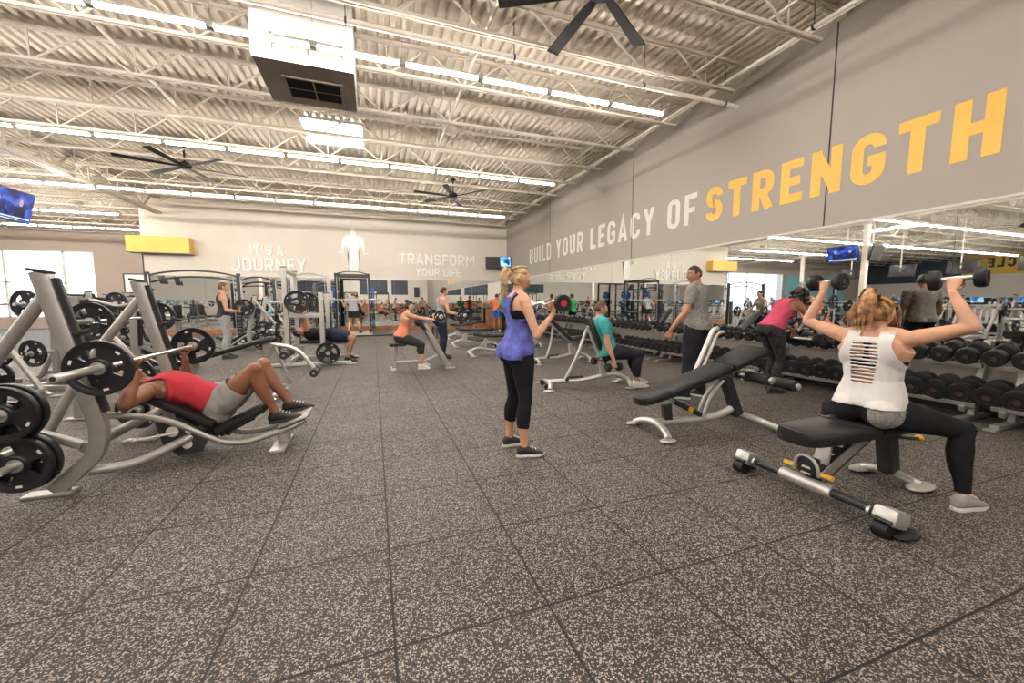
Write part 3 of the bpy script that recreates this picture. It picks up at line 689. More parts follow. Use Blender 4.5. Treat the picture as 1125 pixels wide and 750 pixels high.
# ---------------------------------------------------------------- olympic bench station (feet towards +X)
def station(loc, label, rz=0, pad=True, group='olympic bench stations on the left', incline=30):
    o = thing('olympic_bench', label, 'weight bench', loc, rz, group)
    for s in (-1, 1):
        y = s*.55
        b = MB(); path = fillet([(0.02, y, 1.48), (.235, y, .42), (.20, y, .25), (-.03, y, .03)], .16, 6)
        # rounded rectangular post swept along its path
        rr = []
        for i, p in enumerate(path):
            t = (path[min(i+1, len(path)-1)]-path[max(i-1, 0)]).normalized(); sd = V((0,1,0)); fw_ = t.cross(sd).normalized()
            w_, d_ = .038, .05
            rr.append([p+sd*w_*cx+fw_*d_*cy for cx, cy in ((-1,-.5), (-.8,-.9), (.8,-.9), (1,-.5), (1,.5), (.8,.9), (-.8,.9), (-1,.5))])
        b.rings(rr); po = b.build('upright', 'steel', o)
        b = MB(); b.box((.022, y, 1.485), (.10, .085, .02), Matrix.Rotation(R(12), 3, 'Y'), .006); b.build('post_cap', 'plastic_b', po)
        b = MB(); b.box((-.06, y, .012), (.26, .10, .024), bev=.01); b.build('foot', 'steel_lt', o)
        # black notched bar-catch strip on the +X face
        b = MB(); dd = V((.235-.02, 0, .42-1.48)).normalized(); p0 = V((.075, y, 1.44)); p1 = p0+dd*.92
        b.bar(p0, p1, .07, .03, .006)
        for k, q in enumerate((.33, .62)):
            c = p0+dd*q; b.bar(c+V((.01,0,-.04)), c+V((.11,0,-.015)), .06, .028, .008); b.bar(c+V((.105,0,-.03)), c+V((.125,0,.035)), .06, .022, .008)
        b.build('rack_strip', 'plastic_b', po, smooth=False)
        b = MB()
        for q in (.10, .22, .48, .78): 
            c = p0+dd*q+V((.018,0,0)); b.cyl(c, c+V((.01,0,.002)), .012, 10)
        b.build('bolt', 'steel_lt', po)
        # rear brace curving back to the floor
        b = MB(); b.tube(fillet([(.03, y, 1.33), (-.38, y*.95, .75), (-.72, y*.9, .06), (-.80, y*.9, .03)], .25, 6), .036, 12); b.build('rear_brace', 'steel', o)
        b = MB(); b.box((-.80, y*.9, .012), (.22, .09, .024), bev=.008); b.build('foot', 'steel_lt', o)
        # storage horns pointing outwards
        for (hx, hz) in ((-.10, .28), (-.14, .60)):
            b = MB(); b.cyl((hx, y, hz), (hx, y+s*.30, hz), .024, 14); b.cyl((hx, y, hz), (hx, y+s*.03, hz), .045, 16); b.build('storage_horn', 'steel_lt', o)
        b = MB(); b.bar((.13, y, .32), (-.42, y, .60), .05, .05, .01); b.bar((-.30, y, .62), (-.52, y*.95, .55), .04, .04); b.build('horn_strut', 'steel', o, smooth=False)
    b = MB(); b.tube(fillet([(.14, -.55, .30), (.14, -.50, .30), (.14, .50, .30), (.14, .55, .30)], .05), .036, 12); b.build('cross_member', 'steel', o)
    b = MB(); b.bar((-.72, -.5, .10), (-.72, .5, .10), .05, .06, .01); b.build('rear_cross_member', 'steel', o, smooth=False)
    # bench: long side rails that sweep down and out to the foot plate
    for s in (-1, 1):
        b = MB(); b.tube(fillet([(.14, s*.50, .52), (.42, s*.17, .38), (.80, s*.15, .115), (.98, s*.15, .10), (1.30, s*.13, .19), (1.42, s*.10, .235)], .2, 6), .024, 12); b.build('side_rail', 'steel', o)
    b = MB(); b.tube(fillet([(.12, -.50, .12), (.34, -.40, .10), (.60, -.12, .20)], .15), .034, 12); b.build('base_tube', 'steel', o)
    b = MB(); b.tube(fillet([(.12, .50, .12), (.34, .40, .10), (.60, .12, .20)], .15), .034, 12); b.build('base_tube', 'steel', o)
    for s in (-1, 1):
        poly = [(.36, .34), (.52, .36), (.72, .20), (.66, .07), (.50, .05), (.40, .16)]
        b = MB(); b.prism(poly, (0, s*.16+.006, 0), (1,0,0), (0,0,1), .012)
        gp = b.build('gusset_plate', 'dark_steel', o, smooth=False)
        b = MB()
        for (gx_, gz_, gr) in ((.47, .255, .042), (.585, .255, .03), (.56, .14, .036)): b.lathe([(gr, -.001), (gr, .003), (gr-.006, .004), (.002, .004)], (gx_, s*.168, gz_), (0, s, 0), 20)
        b.build('badge_disc', 'plastic_w', gp)
    # adjuster lever and leg
    b = MB(); b.cyl((.30, -.34, .26), (.50, -.18, .25), .012, 8); b.ell((.30, -.34, .26), (.03,.02,.02)); b.build('adjust_lever', 'chrome', o)
    b = MB(); b.bar((1.22, 0, .17), (1.22, 0, .03), .10, .07, .01); b.box((1.20, 0, .014), (.12, .46, .028), bev=.012); b.build('front_foot', 'steel_lt', o)
    b = MB(); b.bar((1.20, 0, .20), (1.44, 0, .28), .34, .02, .008); b.build('foot_plate', 'steel', o)
    if pad:
        a = R(incline); c = V((.48, 0, .45)); d = V((math.cos(a), 0, -math.sin(a)))
        p0 = V((.20, 0, .585)); p1 = V((.735, 0, .265))
        b = MB(); b.bar(p0, p1, .27, .065, .028); b.build('back_pad', 'vinyl', o)
        b = MB(); b.bar((.735, 0, .20), (1.10, 0, .37), .27, .065, .028); b.build('seat_pad', 'vinyl', o)
        b = MB(); b.bar((.46, 0, .36), (.82, 0, .16), .06, .05); b.bar((.74, 0, .15), (1.0, 0, .28), .05, .04); b.build('pad_support', 'dark_steel', o, smooth=False)
    return o
S1 = (-2.02, 3.95, 0)
station(S1, 'silver olympic incline bench used by the man in the red vest')
bx, bz = -1.68, .862
barbell((bx, 3.95, bz), 'chrome barbell held over his chest by the man in red')
for s, nm in ((-1, 'near'), (1, 'far')):
    plate((bx, 3.95+s*.705, bz), 'large black grip plate on the %s end of the red-vested man\'s barbell' % nm, r=.18, ang=20 if s < 0 else 75)
# stored plates on the near post (lower left of the photo)
for i, (hx, hz, yy, r_) in enumerate(((-.10, .28, .66, .185), (-.10, .28, .71, .175), (-.14, .60, .66, .185), (-.14, .60, .71, .175))):
    plate((S1[0]+hx, S1[1]-yy, hz-.0), 'black plate on the %s horn of the near bench post, %s one' % (('lower', 'lower', 'upper', 'upper')[i], ('inner', 'outer')[i % 2]), r=r_, ang=30*i, t=.045)
for i, (hx, hz, yy, r_) in enumerate(((-.10, .28, .66, .185), (-.14, .60, .66, .18))):
    plate((S1[0]+hx, S1[1]+yy, hz), 'black plate on the far post of the red man\'s bench, %s horn' % ('lower', 'upper')[i], r=r_, ang=50*i)

def decline_station(loc, label, rz=0, group='olympic bench stations on the left'):
    o = thing('decline_bench', label, 'weight bench', loc, rz, group)
    for s in (-1, 1):
        y = s*.55
        b = MB(); b.bar((-.35, y, .02), (-.28, y, 1.36), .08, .10, .015); po = b.build('upright', 'steel', o, smooth=False)
        b = MB(); b.box((-.28, y, 1.37), (.11, .09, .02), bev=.006); b.build('post_cap', 'plastic_b', po)
        b = MB(); b.bar((-.24, y, 1.32), (-.27, y, .70), .07, .03, .006); b.bar((-.24, y, 1.0), (-.12, y, 1.04), .05, .03); b.bar((-.12, y, 1.02), (-.11, y, 1.09), .05, .02); b.build('rack_strip', 'plastic_b', po, smooth=False)
        b = MB(); b.tube(fillet([(-.27, y, 1.25), (.12, y*.95, .70), (.30, y*.8, .06)], .2), .036, 12); b.build('front_brace', 'steel', o)
        b = MB(); b.box((-.33, y, .012), (.3, .10, .024), bev=.01); b.build('foot', 'steel_lt', o)
    b = MB(); b.bar((-.33, -.55, .30), (-.33, .55, .30), .06, .06, .01); b.bar((-.33, 0, .30), (1.55, 0, .12), .07, .06, .01); b.build('spine', 'steel', o, smooth=False)
    b = MB(); b.bar((.25, 0, .46), (1.42, 0, .80), .28, .065, .028); b.build('pad', 'vinyl', o)
    b = MB(); b.bar((.45, 0, .22), (.55, 0, .52), .06, .06); b.build('rear_post', 'steel', o, smooth=False)
    b = MB(); b.bar((1.35, 0, .12), (1.35, 0, .74), .07, .07); b.build('front_post', 'steel', o, smooth=False)
    b = MB(); b.tube(fillet([(1.40, 0, .72), (1.72, 0, .66), (1.95, 0, .32)], .15), .028, 10); b.tube(fillet([(1.45, 0, .70), (1.55, 0, .40), (1.62, 0, .15)], .1), .024, 10); b.build('leg_hold_frame', 'chrome', o)
    for (x, z) in ((1.60, .58), (1.95, .32)):
        b = MB(); b.cyl((x, -.24, z), (x, -.04, z), .055, 16); b.cyl((x, .04, z), (x, .24, z), .055, 16); q = b.build('foam_roller', 'foam', o)
        b = MB(); b.cyl((x, -.26, z), (x, .26, z), .014, 10); b.build('roller_axle', 'chrome', q)
    b = MB(); b.tube([(1.45, -.32, .04), (1.50, -.15, .07), (1.50, .15, .07), (1.45, .32, .04)], .034, 10); b.ell((1.44,-.34,.02), (.08,.05,.02)); b.ell((1.44,.34,.02), (.08,.05,.02)); b.build('front_foot', 'steel_lt', o)
    return o
decline_station((-2.75, 6.15, 0), 'decline bench with raised black pad just beyond the man in red')
barbell((-2.85, 6.15, 1.09), 'chrome barbell resting on the decline bench beyond the man in red')
plate((-2.85, 5.445, 1.09), 'black plate on the near end of the racked decline bench barbell', ang=10, r=.2)
plate((-2.85, 6.855, 1.09), 'black plate on the far end of the racked decline bench barbell', ang=10, r=.2)
# more stations down the left side
STN = [((-4.6, 9.3, 0), 0, 'third olympic bench in the left row, empty'), ((-5.9, 12.4, 0), 0, 'fourth olympic bench in the left row, empty'),
       ((-2.9, 12.6, 0), 180, 'empty olympic bench turned with its posts to the right'), ((-4.35, 4.2, 0), 180, 'empty olympic bench at the left edge, facing away'), ((-5.0, 6.6, 0), 180, 'empty olympic bench at far left with crossed struts')]
for i, (p, rz, lb) in enumerate(STN):
    st = station(p, 'silver ' + lb, rz)
    s = 1 if rz == 0 else -1
    barbell((p[0]+s*.24, p[1], 1.16), 'racked chrome barbell on the %s' % lb)
    for q in (-1, 1):
        for j in range(2 if (i+q) % 2 else 1):
            plate((p[0]+s*.24, p[1]+q*(.705+.04*j), 1.16), '%s plate on %s bar end, %s' % (('inner', 'outer')[j], 'near' if q < 0 else 'far', lb), ang=40*i)
        plate((p[0]-s*.10, p[1]+q*.68, .28), 'low stored plate, %s side, %s' % ('near' if q < 0 else 'far', lb), ang=25*i)
        plate((p[0]-s*.14, p[1]+q*.68, .60), 'high stored plate, %s side, %s' % ('near' if q < 0 else 'far', lb), ang=25*i, r=.2)

# ---------------------------------------------------------------- half rack with flat bench (man lying)
def half_rack(loc, label):
    o = thing('half_rack', label, 'power rack', loc)
    for s in (-1, 1):
        y = s*.58
        for nm, x, h in (('rear_post', -.42, 1.98), ('front_post', .22, 1.50)):
            b = MB(); b.box((x, y, h/2), (.09, .07, h), bev=.012); po = b.build(nm, 'steel_lt', o, smooth=False)
            b = MB(); b.box((x, y, h+.006), (.10, .08, .02), bev=.006); b.build('post_cap', 'plastic_b', po)
            b = MB(); b.box((x+.05, y, h*.55), (.012, .05, h*.7)); b.build('adjust_strip', 'plastic_b', po, smooth=False)
        b = MB(); b.bar((-.42, y, 1.02), (.22, y, 1.02), .05, .07, .01); b.build('safety_beam', 'steel_lt', o, smooth=False)
        b = MB(); b.bar((-.8, y, .04), (.75, y, .04), .08, .06, .01); b.box((.75, y, .014), (.2, .11, .028), bev=.01); b.build('base_rail', 'steel_lt', o, smooth=False)
        for z in (.45, .75, 1.05, 1.3):
            b = MB(); b.cyl((-.46, y, z), (-.72, y, z), .022, 10); b.build('storage_peg', 'steel_lt', o)
    for x, z in ((-.42, 1.92), (-.42, .08)):
        b = MB(); b.bar((x, -.58, z), (x, .58, z), .07, .07, .01); b.build('cross_beam', 'steel_lt', o, smooth=False)
    b = MB(); b.bar((-.28, 0, .45), (.82, 0, .45), .28, .08, .03); b.build('bench_pad', 'vinyl', o)
    b = MB(); b.bar((-.2, 0, .38), (.7, 0, .38), .06, .05); b.bar((.6, 0, .38), (.66, 0, .03), .07, .07); b.bar((-.15, 0, .38), (-.2, 0, .03), .07, .07); b.box((.66, 0, .015), (.1, .5, .03)); b.box((-.2, 0, .015), (.1, .5, .03)); b.build('bench_frame', 'steel_lt', o, smooth=False)
    return o
S3 = (-1.22, 9.45, 0)
half_rack(S3, 'light grey half rack around the man lying in navy shorts')
barbell((-1.42, 9.45, 1.30), 'chrome barbell pressed overhead by the man in navy shorts')
for s in (-1, 1):
    plate((-1.42, 9.45+s*.70, 1.30), 'black spoked plate on the %s end of the pressed barbell' % ('near' if s < 0 else 'far'), ang=30)
plate((-.90, 8.75, .26), 'black plate leaning low on the front post of the half rack', r=.225)
for i, z in enumerate((.45, .75, 1.05)):
    plate((-1.80, 8.87, z), 'black plate on the storage peg of the half rack, %s from the floor' % ordn(i), axis='X', r=(.16, .14, .12)[i])

# ---------------------------------------------------------------- preacher curl bench
def preacher(loc, label, rz=0):
    o = thing('preacher_bench', label, 'preacher bench', loc, rz)
    b = MB(); b.bar((-.52, 0, .03), (-.47, 0, .46), .07, .06, .01); b.box((-.53, 0, .014), (.10, .5, .028), bev=.01); b.build('seat_post', 'steel', o, smooth=False)
    b = MB(); b.bar((-.60, 0, .49), (-.28, 0, .49), .30, .065, .028); b.build('seat_pad', 'vinyl', o)
    b = MB(); b.bar((-.50, 0, .13), (.10, 0, .13), .07, .06, .01); b.bar((.08, 0, .13), (.36, 0, .24), .07, .06, .01); b.build('spine', 'steel', o, smooth=False)
    for s in (-1, 1):
        b = MB(); b.bar((.04, s*.22, .88), (.50, s*.25, .03), .07, .09, .012); b.box((.53, s*.25, .014), (.2, .10, .028), bev=.01); b.build('front_leg', 'steel', o, smooth=False)
    b = MB(); b.bar((.36, -.25, .26), (.36, .25, .26), .06, .06); b.build('cross_member', 'steel', o, smooth=False)
    b = MB(); b.bar((-.04, 0, .93), (.20, 0, .62), .52, .07, .03); b.ell((-.05, 0, .90), (.07, .27, .08)); b.build('arm_pad', 'vinyl', o)
    b = MB(); b.bar((.28, -.3, .80), (.28, .3, .80), .03, .04); b.bar((.28, -.28, .80), (.27, -.28, .60), .03, .03); b.bar((.28, .28, .80), (.27, .28, .60), .03, .03); b.build('bar_rest', 'dark_steel', o, smooth=False)
    return o
preacher((.86, 7.80, 0), 'silver preacher curl bench with the woman in orange seated on it')

# ---------------------------------------------------------------- adjustable benches
def foot_bar(b, x, w, z=.05, lift=.05, r=.034):
    b.tube(bez([(x-.06, -w, z*.5), (x, -w*.55, z+lift), (x+.0, w*.55, z+lift), (x-.06, w, z*.5)], 14), r, 12)
    for s in (-1, 1): b.ell((x-.07, s*(w+.01), .016), (.085, .05, .016), u=14, v=8)
def adj_bench(loc, label, rz=0, back=0, seat=8, m='steel_lt', group=None, rollers=False, plen=1., name='adjustable_bench'):
    """back = pad angle; the long pad rises towards -X, seat towards +X"""
    o = thing(name, label, 'weight bench', loc, rz, group)
    b = MB(); foot_bar(b, -.62, .30); b.build('rear_foot', m, o)
    b = MB(); foot_bar(b, .62, .24); b.build('front_foot', m, o)
    b = MB(); b.tube(fillet([(-.62, 0, .09), (-.1, 0, .10), (.40, 0, .20), (.62, 0, .09)], .15), .036, 12); b.build('spine', m, o)
    b = MB(); b.bar((.22, 0, .14), (.18, 0, .39), .09, .07, .012); b.build('post', m, o, smooth=False)
    a = R(back); d = V((-math.cos(a), 0, math.sin(a))); n = V((math.sin(a), 0, math.cos(a)))
    h = V((.14, 0, .40)); p0 = h+n*.06; L_ = .86
    bp = MB()
    # tapered pad with rounded end
    prof = [(0.02, .135), (.30, .135), (.62, .125), (.78, .11), (.84, .08), (.86, .03)]
    rr = []
    for s_, w_ in prof:
        c = p0+d*s_*plen; rr.append([c+V((0, w_*cy, 0))+n*cz for cy, cz in ((-1,.012), (-.93,.05), (-.8,.06), (.8,.06), (.93,.05), (1,.012), (.94,-.01), (-.94,-.01))])
    bp.rings(rr); pd = bp.build('back_pad', 'vinyl', o, ang=50)
    b = MB(); b.bar(p0+d*.05-n*.03, p0+d*.70*plen-n*.03, .07, .035, .008); b.build('back_frame', m, o, smooth=False)
    a2 = R(seat); d2 = V((math.cos(a2), 0, math.sin(a2))); n2 = V((-math.sin(a2), 0, math.cos(a2))); q0 = V((.17, 0, .40))+n2*.06
    b = MB(); rr = []
    for s_, w_ in ((0, .13), (.2, .13), (.30, .11), (.34, .06)):
        c = q0+d2*s_; rr.append([c+V((0, w_*cy, 0))+n2*cz for cy, cz in ((-1,.012), (-.93,.05), (-.8,.06), (.8,.06), (.93,.05), (1,.012), (.94,-.01), (-.94,-.01))])
    b.rings(rr); b.build('seat_pad', 'vinyl', o, ang=50)
    b = MB(); b.bar(q0-n2*.03, q0+d2*.28-n2*.03, .07, .035, .008); b.bar((.20, 0, .36), (.36, 0, .16), .05, .05); b.build('seat_frame', m, o, smooth=False)
    # ladder / support strut for the back pad
    e = p0+d*.52-n*.05
    b = MB(); b.tube(fillet([(-.38, 0, .11), ((-.38+e.x)/2+.03, 0, (.11+e.z)/2), tuple(e)], .1), .024, 10); b.build('support_strut', m, o)
    b = MB(); b.cyl((-.36, -.05, .12), (-.36, .05, .12), .028, 12); b.bar((-.36, 0, .15), (-.10, 0, .16), .05, .03); b.build('pivot', 'dark_steel', o)
    if rollers:
        b = MB(); b.bar((.45, 0, .42), (.72, 0, .50), .06, .05, .01); b.tube([(.72,0,.5),(.80,0,.38)], .024, 10); b.build('leg_arm', m, o, smooth=False)
        for x, z in ((.70, .56), (.82, .36)):
            b = MB(); b.cyl((x, -.24, z), (x, -.04, z), .05, 16); b.cyl((x, .04, z), (x, .24, z), .05, 16); b.build('foam_roller', 'foam', o)
    b = MB(); b.cyl((-.70, -.20, .05), (-.70, -.16, .05), .04, 14); b.cyl((-.70, .16, .05), (-.70, .20, .05), .04, 14); b.build('wheel', 'plastic_b', o)
    return o
adj_bench((3.085, 5.18, 0), 'silver adjustable bench with upright pad under the man in teal', -13, plen=.80, back=67, seat=6)
GB = 'adjustable benches on the far floor'
adj_bench((2.75, 9.2, 0), 'flat adjustable bench left of the woman in blue, nearest of three', 180, back=0, group=GB)
adj_bench((2.75, 11.3, 0), 'flat adjustable bench left of the woman in blue, middle of three', 180, back=0, group=GB)
adj_bench((3.0, 13.6, 0), 'flat adjustable bench left of the woman in blue, farthest of three', 180, back=10, group=GB)
adj_bench((3.85, 7.6, 0), 'adjustable bench with tilted pad between the man in teal and the racks', 0, back=42, group=GB)
adj_bench((4.0, 10.6, 0), 'adjustable bench standing by the far dumbbell racks', 0, back=45, group=GB)

# decline bench in the middle right, empty, pad rising to +X with foam rollers
def mid_bench():
    o = thing('decline_bench', 'empty adjustable decline bench with black pads and foam rollers, right of centre', 'weight bench', (3.15, 3.05, 0), -4)
    m = 'steel_lt'
    b = MB(); foot_bar(b, -.55, .27, .05, .07); b.build('rear_foot', m, o)
    b = MB(); b.tube(bez([(.62, -.34, .03), (.50, -.18, .10), (.44, 0, .12), (.50, .18, .10), (.62, .34, .03)], 14), .036, 12)
    for s in (-1, 1): b.ell((.66, s*.37, .014), (.10, .045, .014))
    b.build('front_foot', m, o)
    b = MB(); b.tube(fillet([(-.55, 0, .10), (.0, 0, .085), (.25, 0, .12), (.46, 0, .22)], .15), .038, 12); b.build('spine', m, o)
    b = MB(); b.bar((.44, 0, .10), (.26, 0, .50), .09, .10, .014); b.build('main_post', 'dark_steel', o, smooth=False)
    b = MB(); b.bar((-.42, 0, .11), (-.44, 0, .28), .09, .06, .01); b.build('rear_post', 'dark_steel', o, smooth=False)
    for s in (-1, 1):
        b = MB(); b.tube(bez([(-.02, s*.035, .11), (.02, s*.035, .34), (.20, s*.035, .48)], 10), .018, 10); b.build('curved_strut', m, o)
    b = MB(); b.bar((-.36, 0, .30), (-.02, 0, .13), .045, .05, .006); st = b.build('ladder_strut', 'dark_steel', o, smooth=False)
    b = MB(); b.cyl((-.17, -.035, .205), (-.17, .035, .205), .028, 14); b.build('adjust_knob', 'yellow_pl', st)
    def pad(nm, p0, p1, w0, w1, round0=False):
        p0, p1 = V(p0), V(p1); d = (p1-p0).normalized(); n = V((-d.z, 0, d.x)); L_ = (p1-p0).length; b = MB(); rr = []
        sec = ([(0, w0*.35), (.03, w0*.75), (.09, w0*.95), (.16, w0)] if round0 else [(0, w0*.97), (.015, w0)])+[(L_-.015, w1), (L_, w1*.97)]
        for s_, w_ in sec:
            c = p0+d*s_; rr.append([c+V((0, w_*cy, 0))+n*cz for cy, cz in ((-1,.0), (-.95,.028), (-.85,.036), (.85,.036), (.95,.028), (1,.0), (.97,-.035), (-.97,-.035))])
        b.rings(rr); return b.build(nm, 'vinyl', o, ang=50)
    pad('head_pad', (-.78, 0, .33), (-.50, 0, .40), .135, .14, True)
    pad('long_pad', (-.49, 0, .40), (.22, 0, .625), .14, .15)
    pad('seat_pad', (.235, 0, .63), (.62, 0, .79), .16, .175)
    b = MB(); b.bar((-.5, 0, .35), (.5, 0, .66), .06, .04); b.build('pad_frame', 'dark_steel', o, smooth=False)
    # tall handle behind
    b = MB(); b.tube(fillet([(.02, .22, .42), (.30, .24, .98), (.36, .24, 1.0)], .05), .026, 10); b.tube(fillet([(.10, .20, .46), (.34, .22, .94), (.42, .22, .96)], .05), .02, 10); b.build('hand_rail', m, o)
    b = MB(); b.tube(fillet([(.40, 0, .58), (.62, 0, .55), (.80, 0, .44)], .08), .026, 10); b.build('leg_arm', m, o)
    for i, (x, z) in enumerate(((.50, .52), (.84, .44))):
        b = MB(); b.cyl((x, -.30, z), (x, -.06, z), .055, 18); b.cyl((x, .06, z), (x, .30, z), .055, 18); q = b.build('foam_roller', 'foam', o)
        b = MB(); b.cyl((x, -.33, z), (x, .33, z), .02, 12); b.ell((x,-.325,z), (.035,.02,.035)); b.build('roller_cap', m, q)
mid_bench()

# near-right bench with wheeled stabiliser bar
def near_bench():
    o = thing('adjustable_bench', 'flat black bench with wide silver stabiliser bar under the woman in white', 'weight bench', (3.05, 1.66, 0))
    # stabiliser bar along Y
    b = MB(); b.cyl((-.40, -.42, .10), (-.40, .46, .10), .028, 14); b.build('stabiliser_bar', 'dark_steel', o)
    b = MB(); b.cyl((-.40, -.13, .10), (-.40, .19, .10), .042, 18); sl = b.build('stabiliser_sleeve', 'steel_lt', o)
    for s, yy in ((-1, -.42), (1, .46)):
        b = MB(); b.box((-.40, yy, .10), (.14, .12, .10), Matrix.Rotation(R(20), 3, 'Y'), .03); e = b.build('end_bracket', 'steel_lt', o)
        b = MB(); b.cyl((-.46, yy-.035, .045), (-.46, yy+.035, .045), .045, 18); b.build('wheel', 'rubber', e)
        b = MB(); b.ell((-.36, yy+s*.05, .022), (.10, .05, .022)); b.build('rubber_foot', 'rubber', e)
        b = MB(); b.cyl((-.48, yy-.045, .10), (-.48, yy+.045, .10), .012, 8); b.build('grab_handle', 'plastic_b', e)
        b = MB(); b.cyl((-.425, yy-s*.09, .10), (-.425, yy-s*.075, .10), .032, 14); b.build('collar', 'chrome', e)
    # inclined box spine up to the seat
    b = MB(); b.bar((-.36, .02, .13), (.16, .02, .40), .10, .10, .014); sp_ = b.build('spine', 'plastic_b', o, smooth=False)
    for s in (-1, 1):
        b = MB(); b.bar((-.36, .02+s*.056, .15), (.16, .02+s*.056, .42), .012, .06); b.build('spine_rail', 'steel', sp_, smooth=False)
    b = MB(); b.bar((-.24, .02, .42), (-.30, .02, .16), .09, .02, .006); b.build('angle_scale', 'steel_lt', o, smooth=False)
    b = MB()
    for k in range(4):
        c = V((-.20+k*.085, .02-.0, .265+k*.044)); b.bar(c+V((-.018,-.03,.012)), c+V((-.018,.03,.012)), .02, .01)
    b.build('scale_mark', 'plastic_w', sp_, smooth=False)
    # adjuster hoop with yellow grips
    b = MB(); b.tube(bez([(-.42, -.055, .17), (-.44, -.07, .33), (-.44, .11, .33), (-.42, .095, .17)], 14), .010, 8); b.build('adjuster_hoop', 'steel_lt', o)
    b = MB(); b.box((-.40, .02, .22), (.05, .12, .12), bev=.02); hb = b.build('adjuster_housing', 'plastic_b', o)
    b = MB(); b.prism([(-.03,.005), (.03,.005), (.022,.02), (-.022,.02)], (-.427, .02, .20), (0,-1,0), (0,0,1), .002); b.prism([(-.03,-.012), (.03,-.012), (.03,-.002), (-.03,-.002)], (-.427, .02, .18), (0,-1,0), (0,0,1), .002); b.build('adjuster_label', 'plastic_w', hb, smooth=False)
    for s in (-1, 1):
        b = MB(); b.tube([(-.41, .02+s*.065, .19), (-.41, .02+s*.15, .19)], [.015, .017], 12); b.build('yellow_grip', 'yellow_pl', o)
    # front support with foot
    b = MB(); b.bar((.34, 0, .40), (.42, 0, .06), .10, .11, .03); b.build('front_leg', 'dark_steel', o)
    b = MB(); b.ell((.44, -.17, .022), (.13, .06, .02)); b.ell((.44, .17, .022), (.13, .06, .02)); b.tube([(.44, -.17, .03), (.42, 0, .07), (.44, .17, .03)], .03, 10); b.build('front_foot', 'steel_lt', o)
    b = MB(); b.tube([(.30, -.06, .36), (.44, -.10, .34), (.50, -.10, .33)], .014, 8); lv = b.build('seat_lever', 'plastic_b', o)
    b = MB(); b.ell((.52, -.10, .33), (.025, .025, .025)); b.build('lever_knob', 'yellow_pl', lv)
    # pads
    def pad(nm, xs, z):
        b = MB(); rr = []
        for x, w_ in xs: rr.append([V((x, w_*cy, z+cz)) for cy, cz in ((-1,.0), (-.96,.035), (-.86,.045), (.86,.045), (.96,.035), (1,.0), (.95,-.04), (-.95,-.04))])
        b.rings(rr); return b.build(nm, 'vinyl', o, ang=50)
    p = pad('back_pad', ((-.62, .05), (-.60, .10), (-.54, .135), (-.40, .150), (-.06, .155), (.02, .15)), .445)
    pad('seat_pad', ((.03, .15), (.25, .155), (.42, .14), (.47, .10)), .445)
    b = MB(); b.bar((-.13, -.155, .492), (-.13, .155, .492), .03, .006); b.build('pad_seam', 'plastic_b', p, smooth=False)
    b = MB(); b.box((-.1, 0, .395), (.85, .09, .03)); b.build('pad_frame', 'dark_steel', o, smooth=False)
near_bench()

# ---------------------------------------------------------------- power rack with lifting platform at the back
def power_rack(loc, label, rz=0, w=1.25, d=1.2, h=2.42, m='black_metal', colour_plates=False, group=None):
    o = thing('power_rack', label, 'power rack', loc, rz, group)
    for sx in (-1, 1):
        for sy in (-1, 1):
            b = MB(); b.box((sx*w/2, sy*d/2, h/2), (.075, .075, h), bev=.006); p = b.build('post', m, o, smooth=False)
            if sy < 0:
                b = MB(); b.box((sx*w/2-sx*.045, sy*d/2, h*.5), (.012, .05, h*.86)); b.build('guide_strip', 'steel_lt', p, smooth=False)
        b = MB(); b.box((sx*w/2, 0, h-.06), (.07, d, .09)); b.box((sx*w/2, 0, .04), (.07, d+.3, .07)); b.build('side_beam', m, o, smooth=False)
        b = MB(); b.box((sx*w/2, 0, .75), (.05, d, .07)); b.build('safety_arm', 'steel_lt', o, smooth=False)
        b = MB(); b.box((sx*w/2, -d/2-.06, 1.35), (.06, .06, .14), bev=.01); b.box((sx*w/2, -d/2-.10, 1.30), (.05, .1, .03)); b.build('bar_catch', 'plastic_b', o, smooth=False)
        for z in (.35, .8, 1.25, 1.7):
            b = MB(); b.cyl((sx*w/2, d/2-.15, z), (sx*(w/2+.30), d/2-.15, z), .024, 10); b.build('storage_peg', 'chrome', o)
    for yy, hh in ((d/2, .12), (-d/2, .06)):
        b = MB(); b.box((0, yy, h-.06), (w, .06, hh)); b.build('cross_beam', m, o, smooth=False)
    b = MB(); b.tube(bez([(-w/2, -d/2, h-.05), (-.3, -d/2-.2, h+.10), (.3, -d/2-.2, h+.10), (w/2, -d/2, h-.05)]), .018, 8); b.build('pull_up_bar', m, o)
    return o
PRK = (-.76, 17.85, .05)
power_rack(PRK, 'tall black power rack on the lifting platform before the back mirror')
o = thing('lifting_platform', 'maple and black rubber lifting platform in front of the black rack', 'platform', (-.45, 17.4, 0))
b = MB(); b.box((-.35, 0, .025), (1.5, 2.6, .05)); b.build('wood_deck', 'platform_wood', o, smooth=False)
for x in (-1.45, .85): b = MB(); b.box((x, 0, .025), (.68 if x < 0 else .88, 2.6, .05)); b.build('rubber_inset', 'rubber', o, smooth=False)
b = MB()
for y in (-1.33, 1.33): b.box((-.26, y, .028), (3.2, .06, .056))
for x in (-1.84, 1.32): b.box((x, 0, .028), (.06, 2.6, .056))
b.build('edge_frame', 'black_metal', o, smooth=False)
barbell((PRK[0], PRK[1]-.72, 1.42), 'chrome barbell held by the man in grey at the black power rack', axis='X')
